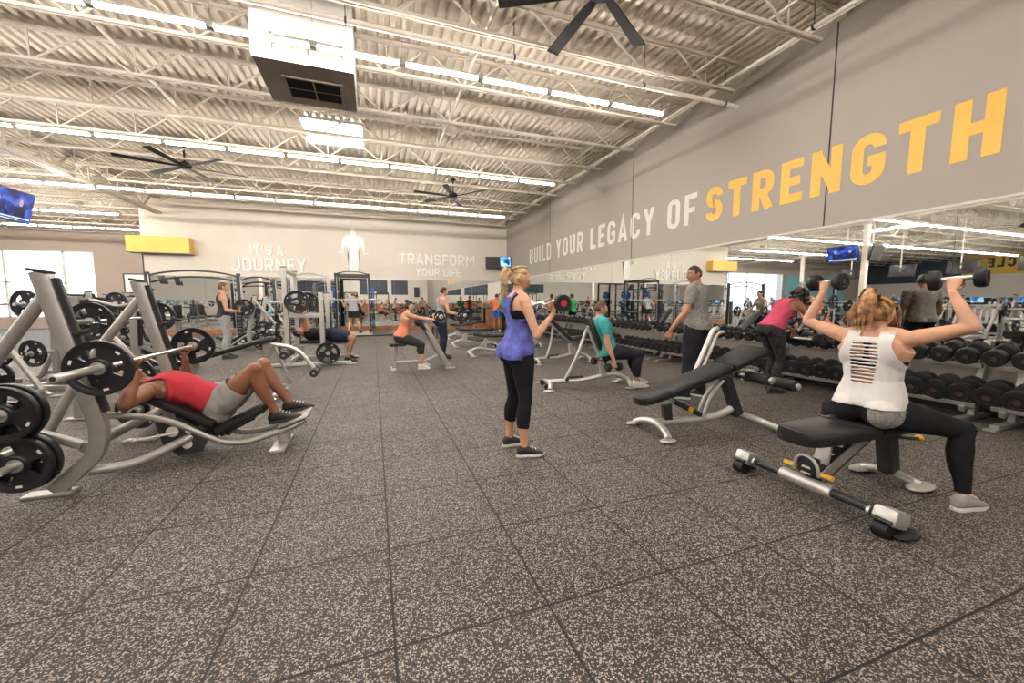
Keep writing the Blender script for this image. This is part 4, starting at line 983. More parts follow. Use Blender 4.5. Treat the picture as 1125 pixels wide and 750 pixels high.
for s, side in ((-1, 'left'), (1, 'right')):
    for j, z in enumerate((.35, .8, 1.25, 1.7)):
        for q in range(2):
            m_ = ('blue_pl', 'green_pl', 'iron', 'blue_pl')[(j+q) % 4]
            cn = {'blue_pl': 'blue', 'green_pl': 'green', 'iron': 'black'}[m_]
            plate((PRK[0]+s*(.72+.07*q), PRK[1]+.45, z), '%s plate, %s side of the black power rack, %s peg up, %s one' % (cn, side, ordn(j), ('inner', 'outer')[q]), axis='X', r=.2, t=.06, m=m_, group='bumper plates stored on the black power rack')
cab = thing('wood_cabinet', 'orange-brown wooden cabinet in the back corner beside the mirror', 'cabinet', (5.75, 18.75, 0))
b = MB(); b.box((0, 0, .52), (.9, .5, .98), bev=.008); b.build('body', 'wood', cab, smooth=False)
for s in (-1, 1):
    b = MB(); b.box((s*.22, -.256, .53), (.42, .012, .86)); d = b.build('door', 'wood', cab, smooth=False)
    b = MB(); b.cyl((s*.05, -.275, .5), (s*.05, -.275, .62), .008, 8); b.build('handle', 'chrome', d)
b = MB(); b.box((0, 0, 1.02), (.94, .54, .03)); b.build('top', 'dark_steel', cab, smooth=False)

# ---------------------------------------------------------------- cable crossover with arched beams
def crossover(loc, label, w=2.3, h=2.25, rz=0, group=None, m='dark_steel'):
    o = thing('cable_machine', label, 'cable machine', loc, rz, group)
    for s in (-1, 1):
        x = s*w/2
        b = MB(); b.box((x, 0, h/2), (.10, .12, h), bev=.01); b.build('mast', m, o, smooth=False)
        b = MB(); b.box((x, -.18, .75), (.16, .10, 1.15)); st = b.build('weight_stack', 'iron', o, smooth=False)
        b = MB()
        for k in range(14): b.box((x, -.235, .22+k*.08), (.15, .012, .012))
        b.build('stack_plate_edge', 'steel', st, smooth=False)
        b = MB(); b.cyl((x-.10, -.18, .1), (x-.10, -.18, h-.1), .012, 8); b.cyl((x+.10, -.18, .1), (x+.10, -.18, h-.1), .012, 8); b.build('guide_rod', 'chrome', o)
        b = MB(); b.box((x, -.06, .03), (.5, .6, .06), bev=.015); b.build('foot', 'steel', o)
        b = MB(); b.cyl((x-s*.09, -.03, 1.7), (x-s*.09, .03, 1.7), .05, 16); b.cyl((x-s*.09, -.03, .3), (x-s*.09, .03, .3), .05, 16); b.build('pulley', 'plastic_b', o)
        b = MB(); b.cyl((x-s*.11, 0, 1.66), (x-s*.12, 0, 1.05), .005, 6); b.tube(fillet([(x-s*.12-.06, 0, .95), (x-s*.12, 0, 1.05), (x-s*.12+.06, 0, .95), (x-s*.12-.06, 0, .95)], .01, 2), .012, 6); b.build('cable_handle', 'plastic_b', o)
    for dz, dy in ((0, 0), (-.18, .25)):
        b = MB(); b.tube(bez([(-w/2, dy, h-.12+dz), (-w/4, dy, h+.12+dz), (w/4, dy, h+.12+dz), (w/2, dy, h-.12+dz)], 14), .028, 10); b.build('arched_beam', m, o)
    return o
crossover((-5.35, 15.3, 0), 'dark cable crossover with arched top beams in front of the yellow sign box', 2.4)
crossover((-4.1, 17.3, 0), 'narrow cable machine close to the back mirror', 1.1, 2.2)
crossover((-2.15, 16.2, 0), 'cable column machine left of the black power rack', 1.2, 2.3, m='steel')

# ---------------------------------------------------------------- plate loaded lever machines
def lever_machine(loc, label, rz=0, group='plate-loaded machines on the left'):
    o = thing('lever_machine', label, 'weight machine', loc, rz, group)
    b = MB(); b.bar((-.6, -.35, .04), (.7, -.35, .04), .08, .07, .01); b.bar((-.6, .35, .04), (.7, .35, .04), .08, .07, .01); b.bar((-.55, -.35, .04), (-.55, .35, .04), .08, .07, .01); b.bar((.6, -.35, .04), (.6, .35, .04), .08, .07, .01); b.build('base_frame', 'steel', o, smooth=False)
    b = MB(); b.bar((-.5, 0, .06), (-.42, 0, 1.42), .10, .12, .015); b.build('mast', 'steel', o, smooth=False)
    b = MB(); b.box((.12, 0, .50), (.40, .36, .08), bev=.03); b.build('seat_pad', 'vinyl', o)
    b = MB(); b.bar((-.12, 0, .58), (-.22, 0, 1.20), .32, .08, .03, up=(1,0,0)); b.build('back_pad', 'vinyl', o)
    b = MB(); b.bar((.10, 0, .46), (.10, 0, .06), .08, .08); b.bar((.10, 0, .10), (-.5, 0, .10), .08, .06); b.bar((-.22, 0, .9), (-.45, 0, .9), .06, .06); b.build('seat_frame', 'steel', o, smooth=False)
    for s in (-1, 1):
        b = MB(); b.tube(fillet([(-.42, s*.08, 1.36), (-.30, s*.40, 1.34), (.10, s*.46, 1.22), (.42, s*.40, 1.30)], .12), .028, 10); a = b.build('lever_arm', 'steel', o)
        b = MB(); b.tube([(.28, s*.42, 1.27), (.50, s*.38, 1.34)], .02, 10); b.build('hand_grip', 'foam', a)
        b = MB(); b.cyl((-.12, s*.44, 1.27), (-.12, s*.74, 1.27), .024, 12); b.build('weight_horn', 'steel_lt', o)
        b = MB(); b.cyl((-.45, s*.10, .55), (-.45, s*.42, .55), .024, 12); b.build('weight_horn', 'steel_lt', o)
    return o
LM = [((-4.2, 7.9, 0), -20, 'nearest the decline bench'), ((-6.1, 8.4, 0), 160, 'far left with its arms towards the window'), ((-8.6, 8.8, 0), 170, 'in front of the column'),
      ((-6.7, 13.6, 0), -10, 'beyond the column'), ((-9.3, 12.4, 0), 90, 'before the storefront windows'), ((-8.6, 16.0, 0), 80, 'by the end of the back wall'), ((-10.8, 15.2, 0), 100, 'left of the others by the windows'),
      ((-6.2, 3.4, 0), 0, 'level with the man in red, outside the frame'), ((-6.4, .8, 0), 0, 'beside the camera on the left'), ((-9.6, 9.9, 0), 30, 'left of the column')]
for i, (p, rz, lb) in enumerate(LM):
    lever_machine(p, 'silver plate-loaded lever machine %s' % lb, rz)
    c, s_ = math.cos(R(rz)), math.sin(R(rz))
    for q in (-1, 1):
        if (i+q) % 3 == 0: continue
        x, y = -.12, q*.62; 
        o = plate((p[0]+x*c-y*s_, p[1]+x*s_+y*c, 1.27), 'plate on the %s arm, lever machine %s' % ('right' if q < 0 else 'left', lb), r=.2, group='plates on the lever machines'); o.rotation_euler = (0, 0, R(rz))
        x, y = -.45, q*.34
        o = plate((p[0]+x*c-y*s_, p[1]+x*s_+y*c, .55), 'plate stored at %s, lever machine %s' % ('right' if q < 0 else 'left', lb), r=.2, group='plates on the lever machines'); o.rotation_euler = (0, 0, R(rz))

# free-standing framed mirror board by the deep wall
o = thing('notice_board', 'white framed board on the tan wall between window and back wall', 'board', (-12.0, YF-.02, 2.35))
b = MB(); b.box((0, 0, 0), (1.1, .04, 1.0)); b.build('panel', 'letter3d', o, smooth=False)
b = MB()
for (cx, cz, sx, sz) in ((0,-.5,1.16,.06), (0,.5,1.16,.06), (-.55,0,.06,1), (.55,0,.06,1)): b.box((cx, -.02, cz), (sx, .04, sz))
b.build('frame', 'dark_steel', o, smooth=False)
# ---------------------------------------------------------------- cardio machines (mirror and far left)
def treadmill():
    o = thing('treadmill', None, 'treadmill')
    b = MB(); b.box((0, 0, .12), (1.9, .8, .14), bev=.04); b.build('deck', 'steel_lt', o)
    b = MB(); b.box((-.1, 0, .20), (1.5, .5, .02)); b.build('belt', 'rubber', o, smooth=False)
    for s in (-1, 1):
        b = MB(); b.bar((.65, s*.38, .15), (.80, s*.38, 1.30), .07, .09, .015); b.build('upright', 'steel_lt', o, smooth=False)
        b = MB(); b.tube(fillet([(.78, s*.38, 1.02), (.2, s*.38, .98), (.05, s*.38, .94)], .1), .024, 10); b.build('handrail', 'plastic_b', o)
    b = MB(); b.box((.82, 0, 1.34), (.14, .85, .34), Matrix.Rotation(R(-20), 3, 'Y'), .03); cn = b.build('console', 'plastic_b', o)
    b = MB(); b.box((.73, 0, 1.38), (.01, .42, .24), Matrix.Rotation(R(-20), 3, 'Y')); b.build('console_screen', 'screen_b', cn, smooth=False)
    return o
tm = None
for r_, (x, nm) in enumerate(((-12.5, 'nearest'), (-15.6, 'middle'), (-20.5, 'farthest'))):
    for k in range(11):
        y = .5+k*1.35
        if tm is None: tm = treadmill(); o = tm; o.location = (x, y, 0); o.rotation_euler = (0, 0, PI)
        else: o = dup(tm, (x, y, 0), 180)
        tag(o, 'silver treadmill in the %s cardio row, %s from the camera end' % (nm, ordn(k)), 'treadmill', 'treadmills on the cardio floor')
# racks behind the camera, seen in the back mirror
for i, (x, y) in enumerate(((-5.2, -6.5), (-2.2, -7.0), (1.0, -6.8))):
    power_rack((x, y, 0), 'black power rack behind the camera, %s from the left in the mirror' % ordn(i), 180, group='power racks behind the camera')
    for s in (-1, 1):
        plate((x+s*.72, y-.45, .8), 'green plate on the %s power rack behind the camera, %s side' % (ordn(i), 'right' if s > 0 else 'left'), axis='X', r=.2, t=.06, m='green_pl', group='green plates behind the camera')
adj_bench((-3.6, -4.0, 0), 'adjustable bench behind the camera on the left', 90, back=30, group='benches behind the camera')
adj_bench((2.6, -4.2, 0), 'adjustable bench behind the camera on the right', 90, back=0, group='benches behind the camera')
lever_machine((4.2, -6.6, 0), 'silver lever machine behind the camera near the right wall', 90)
# ---------------------------------------------------------------- people
def skin_mat(name, c):
    m = mat(name, c, .5, 0, .10, 9, .06, 60); b = m.node_tree.nodes['Principled BSDF']
    b.inputs['Subsurface Weight'].default_value = .0; return m
M['skin_fair'] = skin_mat('fair_skin', (.62,.34,.215)); M['skin_light'] = skin_mat('light_tan_skin', (.52,.27,.165)); M['skin_brown'] = skin_mat('brown_skin', (.24,.10,.052)); M['skin_tan'] = skin_mat('tan_skin', (.40,.19,.11))
def cloth(name, c, var=.12, rough=.85, vs=5, bump=.12, bs=55, c2=None): M[name] = mat(name, c, rough, 0, var, vs, bump, bs, spec=.25, col2=c2)
cloth('blue_jersey', (.125,.145,.50), .3, vs=14, bs=40); cloth('black_knit', (.010,.010,.013), .2); cloth('white_jersey', (.70,.68,.66), .06); cloth('red_jersey', (.44,.032,.045), .12)
cloth('grey_short_fabric', (.30,.29,.27), .15); cloth('teal_jersey', (.06,.36,.36), .15); cloth('heather_grey', (.235,.225,.205), .22, vs=30); cloth('dark_trouser', (.020,.020,.028), .2)
cloth('pink_jersey', (.56,.075,.14), .15); cloth('marbled_legging', (.055,.045,.052), .5, vs=26, c2=(.018,.014,.018)); cloth('coral_jersey', (.78,.27,.17), .12); cloth('navy_fabric', (.018,.026,.05), .2)
cloth('charcoal_fabric', (.035,.035,.04), .25); cloth('grey_panel', (.34,.33,.33), .5, vs=60, c2=(.20,.19,.19)); cloth('cyan_jersey', (.16,.55,.62), .1); cloth('orange_jersey', (.80,.16,.06), .12); cloth('royal_fabric', (.05,.16,.60), .1)
cloth('pale_grey_fabric', (.36,.36,.37), .12); cloth('green_jersey', (.05,.38,.14), .1)
M['shoe_black'] = mat('black_shoe_mesh', (.018,.016,.018), .6, 0, .2, 40, .2, 200); M['shoe_grey'] = mat('grey_shoe_mesh', (.33,.31,.29), .7, 0, .12, 40, .2, 200)
M['shoe_white'] = mat('white_shoe_mesh', (.74,.71,.67), .6, 0, .08, 30); M['sole_white'] = mat('white_rubber_sole', (.74,.70,.66), .5); M['sole_dark'] = mat('dark_rubber_sole', (.03,.03,.03), .5); M['sole_green'] = mat('pale_green_sole', (.45,.55,.48), .5)
M['hair_blonde'] = mat('blonde_hair', (.70,.50,.27), .45, 0, .45, 30, .3, 120, col2=(.34,.20,.10)); M['hair_honey'] = mat('honey_hair', (.60,.33,.13), .45, 0, .5, 26, .3, 120, col2=(.16,.065,.025))
M['hair_brown'] = mat('brown_hair', (.085,.038,.02), .5, 0, .3, 30, .4, 150); M['hair_black'] = mat('black_hair', (.014,.011,.011), .45, 0, .3, 30, .5, 150)
M['lip'] = mat('lips', (.36,.12,.10), .45); M['eye'] = mat('dark_eyes', (.02,.015,.012), .25); M['eye_w'] = mat('eye_white', (.7,.68,.65), .3)
M['elastic'] = mat('black_elastic', (.012,.012,.012), .7)

def remesh(bm, vox, smooth=4, lam=.5):
    me = bpy.data.meshes.new('t'); bm.to_mesh(me); bm.free()
    o = bpy.data.objects.new('t', me); COL.objects.link(o)
    md = o.modifiers.new('r', 'REMESH'); md.mode = 'VOXEL'; md.voxel_size = vox; md.adaptivity = 0
    dg = bpy.context.evaluated_depsgraph_get(); dg.update(); m2 = bpy.data.meshes.new_from_object(o.evaluated_get(dg))
    bpy.data.objects.remove(o); bpy.data.meshes.remove(me)
    n = len(m2.vertices); co = np.empty(n*3); m2.vertices.foreach_get('co', co); co = co.reshape(-1, 3)
    ne = len(m2.edges); e = np.empty(ne*2, int); m2.edges.foreach_get('vertices', e); e = e.reshape(-1, 2)
    co = lap(co, e, smooth, lam); nf = len(m2.polygons); f = np.empty(nf*4, int)
    lt = np.empty(nf, int); m2.polygons.foreach_get('loop_total', lt)
    if (lt == 4).all(): m2.polygons.foreach_get('vertices', f); f = f.reshape(-1, 4)
    else: f = np.array([list(p.vertices)+[p.vertices[-1]]*(4-len(p.vertices)) for p in m2.polygons])[:, :4]
    bpy.data.meshes.remove(m2); return co, f, e
def lap(co, e, it, lam=.5, only=None):
    n = len(co); deg = np.bincount(e.ravel(), minlength=n)[:, None].clip(1)
    for k in range(it):
        s = np.zeros_like(co); np.add.at(s, e[:, 0], co[e[:, 1]]); np.add.at(s, e[:, 1], co[e[:, 0]])
        d = s/deg-co
        if only is not None: d[~only] = 0
        co = co+d*(lam if k % 2 == 0 else -lam*.96 if it > 6 else lam)
    return co
def arr_mesh(name, co, f):
    me = bpy.data.meshes.new(name); me.from_pydata(co.tolist(), [], [tuple(dict.fromkeys(q)) for q in f.tolist()]); me.update(); return me
def submesh(co, f, keep, soft=6):
    g = f[keep]; used, inv = np.unique(g, return_inverse=True); g = inv.reshape(g.shape); c = co[used]
    # smooth the cut border
    ed = np.concatenate([g[:, [0,1]], g[:, [1,2]], g[:, [2,3]], g[:, [3,0]]]); ed.sort(1)
    key = ed[:, 0]*len(c)+ed[:, 1]; u, cnt = np.unique(key, return_counts=True); bd = u[cnt == 1]; be = np.stack([bd//len(c), bd % len(c)], 1)
    msk = np.zeros(len(c), bool); msk[be.ravel()] = True
    return lap(c, be, soft, .5, msk), g
def normals(co, f):
    n = np.cross(co[f[:, 2]]-co[f[:, 0]], co[f[:, 3]]-co[f[:, 1]]); vn = np.zeros_like(co)
    for k in range(4): np.add.at(vn, f[:, k], n)
    return vn/np.linalg.norm(vn, axis=1, keepdims=True).clip(1e-9)
def noise3(p, s, seed):       # cheap smooth pseudo noise from summed sines
    r = np.random.default_rng(seed); out = np.zeros(len(p))
    for k in range(5):
        d = r.normal(size=3); d /= np.linalg.norm(d); out += np.sin(p@d*s*(1+.45*k)+r.uniform(0, 6.3))/(1+.5*k)
    return out/2.4

def U(v): return V(v).normalized()
def ik(a, c, l1, l2, pole):
    a, c = V(a), V(c); d = c-a; L_ = min(d.length, (l1+l2)*.998); dn = d.normalized(); c = a+dn*L_
    x = (l1*l1-l2*l2+L_*L_)/(2*L_); h = math.sqrt(max(l1*l1-x*x, 0)); p = V(pole); p = (p-dn*p.dot(dn)).normalized()
    return a+dn*x+p*h, c

THIGH = [(0,.054,.060),(.2,.055,.061),(.45,.047,.052),(.7,.039,.042),(.9,.033,.035),(1,.031,.034)]
SHIN = [(0,.030,.033),(.12,.029,.032),(.3,.033,.036),(.5,.030,.032),(.75,.021,.023),(.92,.0175,.020),(1,.018,.021)]
UARM = [(0,.031,.033),(.3,.028,.031),(.6,.0245,.027),(.85,.0215,.023),(1,.021,.022)]
FARM = [(0,.022,.022),(.22,.0245,.024),(.5,.021,.021),(.8,.0155,.0155),(1,.0135,.016)]
TORSO_M = [(-.13,.062,.052,0),(-.02,.096,.066,-.004),(.10,.098,.068,-.004),(.28,.090,.060,.002),(.42,.086,.058,.004),(.6,.095,.064,.004),(.78,.107,.070,.003),(.90,.108,.060,-.002),(.98,.075,.045,-.006),(1.05,.040,.036,-.006)]
TORSO_F = [(-.13,.062,.054,0),(-.02,.100,.070,-.006),(.10,.101,.072,-.006),(.26,.086,.058,.0),(.42,.072,.051,.004),(.6,.082,.056,.004),(.78,.092,.060,.003),(.90,.088,.050,-.004),(.98,.060,.040,-.008),(1.05,.034,.031,-.008)]
class Fig:
    def __init__(s, H=1.75, sex='m', bulk=1., P=(0,0,.93), u0=(0,0,1), u1=(0,0,1), fwd=(0,1,0), chest_yaw=0, head_up=(0,0,1), head_fwd=(0,1,0),
                 rh=None, lh=None, rf=None, lf=None, shrug=0, armk=1., legk=1.):
        s.H, s.sex, s.bulk = H, sex, bulk; s.P = V(P); u0, u1 = U(u0), U(u1); s.prims = []
        TL = .29*H; n = 12; p = s.P.copy(); s.sp = []
        for i in range(n+1):
            t = i/n; u = u0.lerp(u1, t).normalized(); f = V(fwd); f.rotate(Quaternion(u, R(chest_yaw*t))); f = (f-u*f.dot(u)).normalized(); r = f.cross(u)
            s.sp.append((t, p.copy(), r, f, u)); p = p+u*TL/n
        s.TL = TL; s.C7 = s.sp[-1][1]
        sw = (.115 if sex == 'm' else .098)*H*(1+.02*(bulk-1)); _, pc, rc, fc, uc = s.at(.90); s.rc, s.fc, s.uc = rc, fc, uc; s.r0, s.f0, s.u0 = s.sp[0][2], s.sp[0][3], s.sp[0][4]
        sh = shrug if hasattr(shrug, '__len__') else (shrug, shrug)
        s.SR = pc+rc*sw+uc*(.0+sh[0]); s.SL = pc-rc*sw+uc*(.0+sh[1])
        hw = .052*H; s.HR = s.P+s.r0*hw; s.HL = s.P-s.r0*hw
        l1, l2, g1, g2 = .178*H*armk, .152*H*armk, .245*H*legk, .243*H*legk
        s.arms = {}; s.legs = {}
        for side, S0, a in (('R', s.SR, rh), ('L', s.SL, lh)):
            d, nrm = U(a['d']), U(a['n']); nrm = (nrm-d*nrm.dot(d)).normalized(); k = H/1.75
            W = V(a['grip'])-d*.088*k-nrm*.030*k if 'grip' in a else V(a['wrist'])
            E, W2 = ik(S0, W, l1, l2, a.get('pole', (0,0,-1))); s.arms[side] = dict(S=S0, E=E, W=W2, d=d, n=nrm, curl=a.get('curl', .95 if 'grip' in a else .35))
        for side, H0, a in (('R', s.HR, rf), ('L', s.HL, lf)):
            K, A = ik(H0, a['ankle'], g1, g2, a.get('pole', (0,1,0))); s.legs[side] = dict(H=H0, K=K, A=A, toe=U(a.get('toe', (0,1,0))), up=U(a.get('up', (0,0,1))))
        s.hu = U(head_up); hf = V(head_fwd); s.hf = (hf-s.hu*hf.dot(s.hu)).normalized(); s.hr = s.hf.cross(s.hu)
        nb = s.C7+s.uc*.01; s.nb = nb; s.HC = nb+(s.hu*.105+s.hf*.022)*(H/1.75)+s.uc*.035*(H/1.75)   # head centre
    def at(s, t):
        if t <= 0: q = s.sp[0]; return (t, q[1]+q[4]*t*s.TL, *q[2:])
        if t >= 1: q = s.sp[-1]; return (t, q[1]+q[4]*(t-1)*s.TL, *q[2:])
        x = t*(len(s.sp)-1); i = int(x); w = x-i; a, b = s.sp[i], s.sp[min(i+1, len(s.sp)-1)]
        return (t, a[1].lerp(b[1], w), a[2].lerp(b[2], w).normalized(), a[3].lerp(b[3], w).normalized(), a[4].lerp(b[4], w).normalized())
    # loft of a limb with elliptical sections
    def limb(s, mb, A, B, prof, ref, k, add=0., n=16, offs=None):
        A, B = V(A), V(B); d = (B-A).normalized(); f = V(ref); f = (f-d*f.dot(d)).normalized(); r = d.cross(f); L_ = (B-A).length; rr = []
        pr_ = [(prof[0][0]-.0, 0, 0)] + list(prof) + [(prof[-1][0]+.0, 0, 0)]
        for i, (t, a, b) in enumerate(pr_):
            c = A+d*L_*t
            if i == 0: c = c-d*prof[0][1]*k*.9; a, b = prof[0][1]*.45, prof[0][2]*.45
            if i == len(pr_)-1: c = c+d*prof[-1][1]*k*.9; a, b = prof[-1][1]*.45, prof[-1][2]*.45
            o = f*(offs(t)*k if offs else 0)
            rr.append([c+o+(r*math.cos(2*PI*j/n)*(a*k+add)+f*math.sin(2*PI*j/n)*(b*k+add)) for j in range(n)])
        mb.rings(rr)
    def legref(s, l):   # front of the leg
        H_, K, A = l['H'], l['K'], l['A']; v = (K-H_).normalized()-(A-K).normalized()
        return v if v.length > .15 else l['toe']
    def body(s, vox=.009, add=0., parts=None, torso_add=None, extra=None, wr=0):
        """closed primitives of the body, voxel-merged; parts limits to tags"""
        mb = MB(); H = s.H; k = H; q = .97*(1+(s.bulk-1)*.6); P = parts or ('torso','neck','uarm','farm','thigh','shin','foot')
        T = TORSO_M if s.sex == 'm' else TORSO_F
        if 'torso' in P:
            rr = []; n = 24
            for (t, a, b, o) in T:
                ta = (torso_add(t) if torso_add else 0)+add; _, c, r, f, u = s.at(t); bb = s.bulk if .2 < t < 1 else 1
                rr.append([c+f*o*k+r*math.copysign(abs(math.cos(2*PI*j/n))**.85, math.cos(2*PI*j/n))*(a*k*bb+ta)+f*math.copysign(abs(math.sin(2*PI*j/n))**.9, math.sin(2*PI*j/n))*(b*k*bb+ta) for j in range(n)])
            mb.rings(rr)
            for sg in (-1, 1):
                _, c, r, f, u = s.at(.0)
                rot = Matrix((r, f, u)).transposed(); gs = (.052, .050, .058) if s.sex == 'f' else (.048, .044, .052)
                ga = add+(torso_add(0) if torso_add else 0); mb.ell(c+r*sg*.048*k-f*.038*k+u*-.005*k, tuple(g*k+ga for g in gs), rot, 20, 12)
                _, c, r, f, u = s.at(.74); rot = Matrix((r, f, u)).transposed()
                if s.sex == 'f': mb.ell(c+r*sg*.042*k+f*.042*k-u*.012*k, (.040*k+add, .036*k+add, .038*k+add), rot, 18, 12)
                else: mb.ell(c+r*sg*.048*k+f*.034*k+u*.01*k, (.054*k+add, .034*k+add, .042*k+add), rot, 18, 12)
                mb.ell(c+r*sg*.052*k-f*.030*k+u*.02*k, (.046*k+add, .030*k+add, .060*k+add), rot, 18, 12)
                a = s.arms['R' if sg > 0 else 'L']; _, c9, *_r = s.at(.95)
                # trapezius slope to the shoulder
                mb.tube([c9+s.uc*.025*k, a['S'].lerp(c9, .35)+s.uc*.012*k, a['S']], [.030*k+add, .032*k+add, .030*k+add], 14)
                # armpit / lat bridge
                _, c6, *_q = s.at(.70); mb.tube([c6+s.rc*sg*.055*k, a['S']-s.uc*.03*k], [.05*k+add, .03*k+add], 14)
        if 'neck' in P:
            hb = s.HC-s.hu*.055*k/1.75*1.0; m_ = .034 if s.sex == 'm' else .028
            mb.tube([s.C7-s.uc*.03, s.C7+s.uc*.01*k, s.HC-s.hu*.045*k/1.0*.6-s.hf*.012], [m_*1.3*k+add, m_*k+add, m_*.96*k+add], 16)
        for side, a in s.arms.items():
            mk = 1.06 if s.sex == 'm' else .90; mk *= s.bulk; bend = (a['E']-a['S']).normalized()-(a['W']-a['E']).normalized(); ref = bend if bend.length > .1 else s.fc
            if 'uarm' in P:
                s.limb(mb, a['S'], a['E'], UARM, ref, k*mk, add); mb.ell(a['S'], (.033*k*mk+add,)*3, None, 16, 12); mb.ell(a['E'], (.0215*k*mk+add,)*3, None, 14, 10)
                mid = a['S'].lerp(a['E'], .18); mb.ell(mid, (.033*k*mk+add,)*3, None, 16, 12)
            if 'farm' in P:
                s.limb(mb, a['E'], a['W'], FARM, a['n'], k*mk, add); mb.ell(a['E'], (.0215*k*mk+add,)*3, None, 14, 10)
        for side, l in s.legs.items():
            mk = (1.0 if s.sex == 'm' else 1.0); ref = s.legref(l)
            if 'thigh' in P: s.limb(mb, l['H'], l['K'], THIGH, ref, k*mk, add); mb.ell(l['K']+ref.normalized()*.003*k, (.032*k+add,)*3, None, 16, 12); mb.ell(l['H'], (.052*k+add, .055*k+add, .05*k+add), None, 16, 12)
            if 'shin' in P: s.limb(mb, l['K'], l['A'], SHIN, ref, k*mk, add, offs=lambda t: -.010*math.sin(PI*min(1, max(0, t*1.25))))
            if 'foot' in P:
                t_, up = l['toe'], l['up']; rt_ = t_.cross(up).normalized(); up = rt_.cross(t_); b0 = l['A']
                mb.tube([b0-t_*.012*k-up*.014*k, b0+t_*.012*k-up*.024*k, b0+t_*.05*k-up*.034*k, b0+t_*.075*k-up*.036*k], [.019*k, .015*k, .009*k, .006*k], 12)
        if extra: extra(mb, s, k)
        return remesh(mb.bm, vox)
    def segs(s):
        k = s.H; out = []
        for i in range(4):
            a, b = s.at(i*.3-.1), s.at((i+1)*.3-.1); out.append(('torso', a[1], b[1], .085*k, i*.3-.1, (i+1)*.3-.1))
        out.append(('neck', s.C7+s.uc*.01, s.HC, .033*k, 0, 1))
        for sd, a in s.arms.items(): out += [('uarm'+sd, a['S'], a['E'], .029*k, 0, 1), ('farm'+sd, a['E'], a['W'], .021*k, 0, 1), ('hand'+sd, a['W'], a['W']+a['d']*.1, .02*k, 0, 1)]
        for sd, l in s.legs.items(): out += [('thigh'+sd, l['H'], l['K'], .050*k, 0, 1), ('shin'+sd, l['K'], l['A'], .030*k, 0, 1), ('foot'+sd, l['A'], l['A']+l['toe']*.1, .02*k, 0, 1)]
        return out
    def classify(s, pts):
        best = np.full(len(pts), 1e9); tg = np.zeros(len(pts), int); tt = np.zeros(len(pts)); S = s.segs()
        for i, (nm, a, b, r, t0, t1) in enumerate(S):
            a, b = np.array(a), np.array(b); d = b-a; L2 = d@d; t = ((pts-a)@d/L2); tc_ = t.clip(0, 1); dist = np.linalg.norm(pts-(a+tc_[:, None]*d), axis=1)/r
            m = dist < best; best[m] = dist[m]; tg[m] = i; tt[m] = (t0+t[m]*(t1-t0)) if nm != 'torso' else (t0+tc_[m]*(t1-t0))
        names = np.array([x[0] for x in S])[tg]; 
        # torso coordinates for every point
        _, c, r, f, u = s.at(.5); lx = np.zeros(len(pts)); ly = np.zeros(len(pts)); tz = np.zeros(len(pts)); bd = np.full(len(pts), 1e9)
        for i in range(-2, 13):
            t, c, r, f, u = s.at(i*.1); rel = pts-np.array(c); dd = np.abs(rel@np.array(u)); mm = dd < bd; bd[mm] = dd[mm]
            lx[mm] = (rel@np.array(r))[mm]; ly[mm] = (rel@np.array(f))[mm]; tz[mm] = i*.1+((rel@np.array(u))[mm])/s.TL
        return names, tt, lx, ly, tz
def skin_body(s, parent, m, vox=.009, name='body', head=True, face=True):
    co, f, e = s.body(vox); me = arr_mesh('b', co, f); bm = bmesh.new(); bm.from_mesh(me); bpy.data.meshes.remove(me)
    mb = MB(); mb.bm.free(); mb.bm = bm
    for sd in 'RL': hand(mb, s, sd)
    head_mesh(mb, s, face)
    return mb.build(name, m, parent, ang=70, extra=('lip', 'eye', 'eye_w'))
def hand(mb, s, sd):
    a = s.arms[sd]; k = s.H/1.75*(.98 if s.sex == 'm' else .90); d, n, W, c = a['d'], a['n'], a['W'], a['curl']; sg = 1 if sd == 'R' else -1
    l = n.cross(d)*sg        # towards the thumb side
    l = a.get('l', l)
    rr = []
    for t, w, h in ((-.012,.020,.017),(.01,.026,.017),(.04,.036,.0165),(.07,.041,.015),(.092,.040,.012)):
        cc = W+d*t*k-n*.0*k; rr.append([cc+l*math.cos(2*PI*j/14)*w*k+n*math.sin(2*PI*j/14)*h*k for j in range(14)])
    mb.rings(rr)
    for i, (off, L3) in enumerate(((.030,.074),(.010,.082),(-.010,.077),(-.029,.060))):
        p = W+d*(.088-.004*abs(i-1))*k+l*off*k; ang = 0; pts = [p-d*.012*k]; 
        for fr, bend in ((.44, 70), (.31, 92), (.25, 60)):
            pts.append(p.copy()) if len(pts) == 1 else None
            ang += R(bend)*c; dd = d*math.cos(ang)+n*math.sin(ang); dd = (dd+l*(.06*(1.5-i)*(1-c))).normalized(); p = p+dd*L3*fr*k; pts.append(p.copy())
        mb.tube(pts, [.0085*k, .0092*k, .0086*k, .0078*k, .0060*k], 8); mb.ell(pts[-1], .0062*k, None, 8, 6)
    p0 = W+d*.022*k+l*.022*k+n*.004*k; d1 = (d*.60+l*(.62-.30*c)+n*(.30+.45*c)).normalized(); p1 = p0+d1*.042*k; d2 = (d*.75-l*(.25*c-.25)+n*(.35+.5*c)-l*.35*c).normalized(); p2 = p1+d2*.032*k; p3 = p2+(d2-l*.3*c).normalized()*.024*k
    mb.tube([p0-d1*.01, p0, p1, p2, p3], [.012*k, .0145*k, .011*k, .0098*k, .0075*k], 10); mb.ell(p3, .0077*k, None, 8, 6)
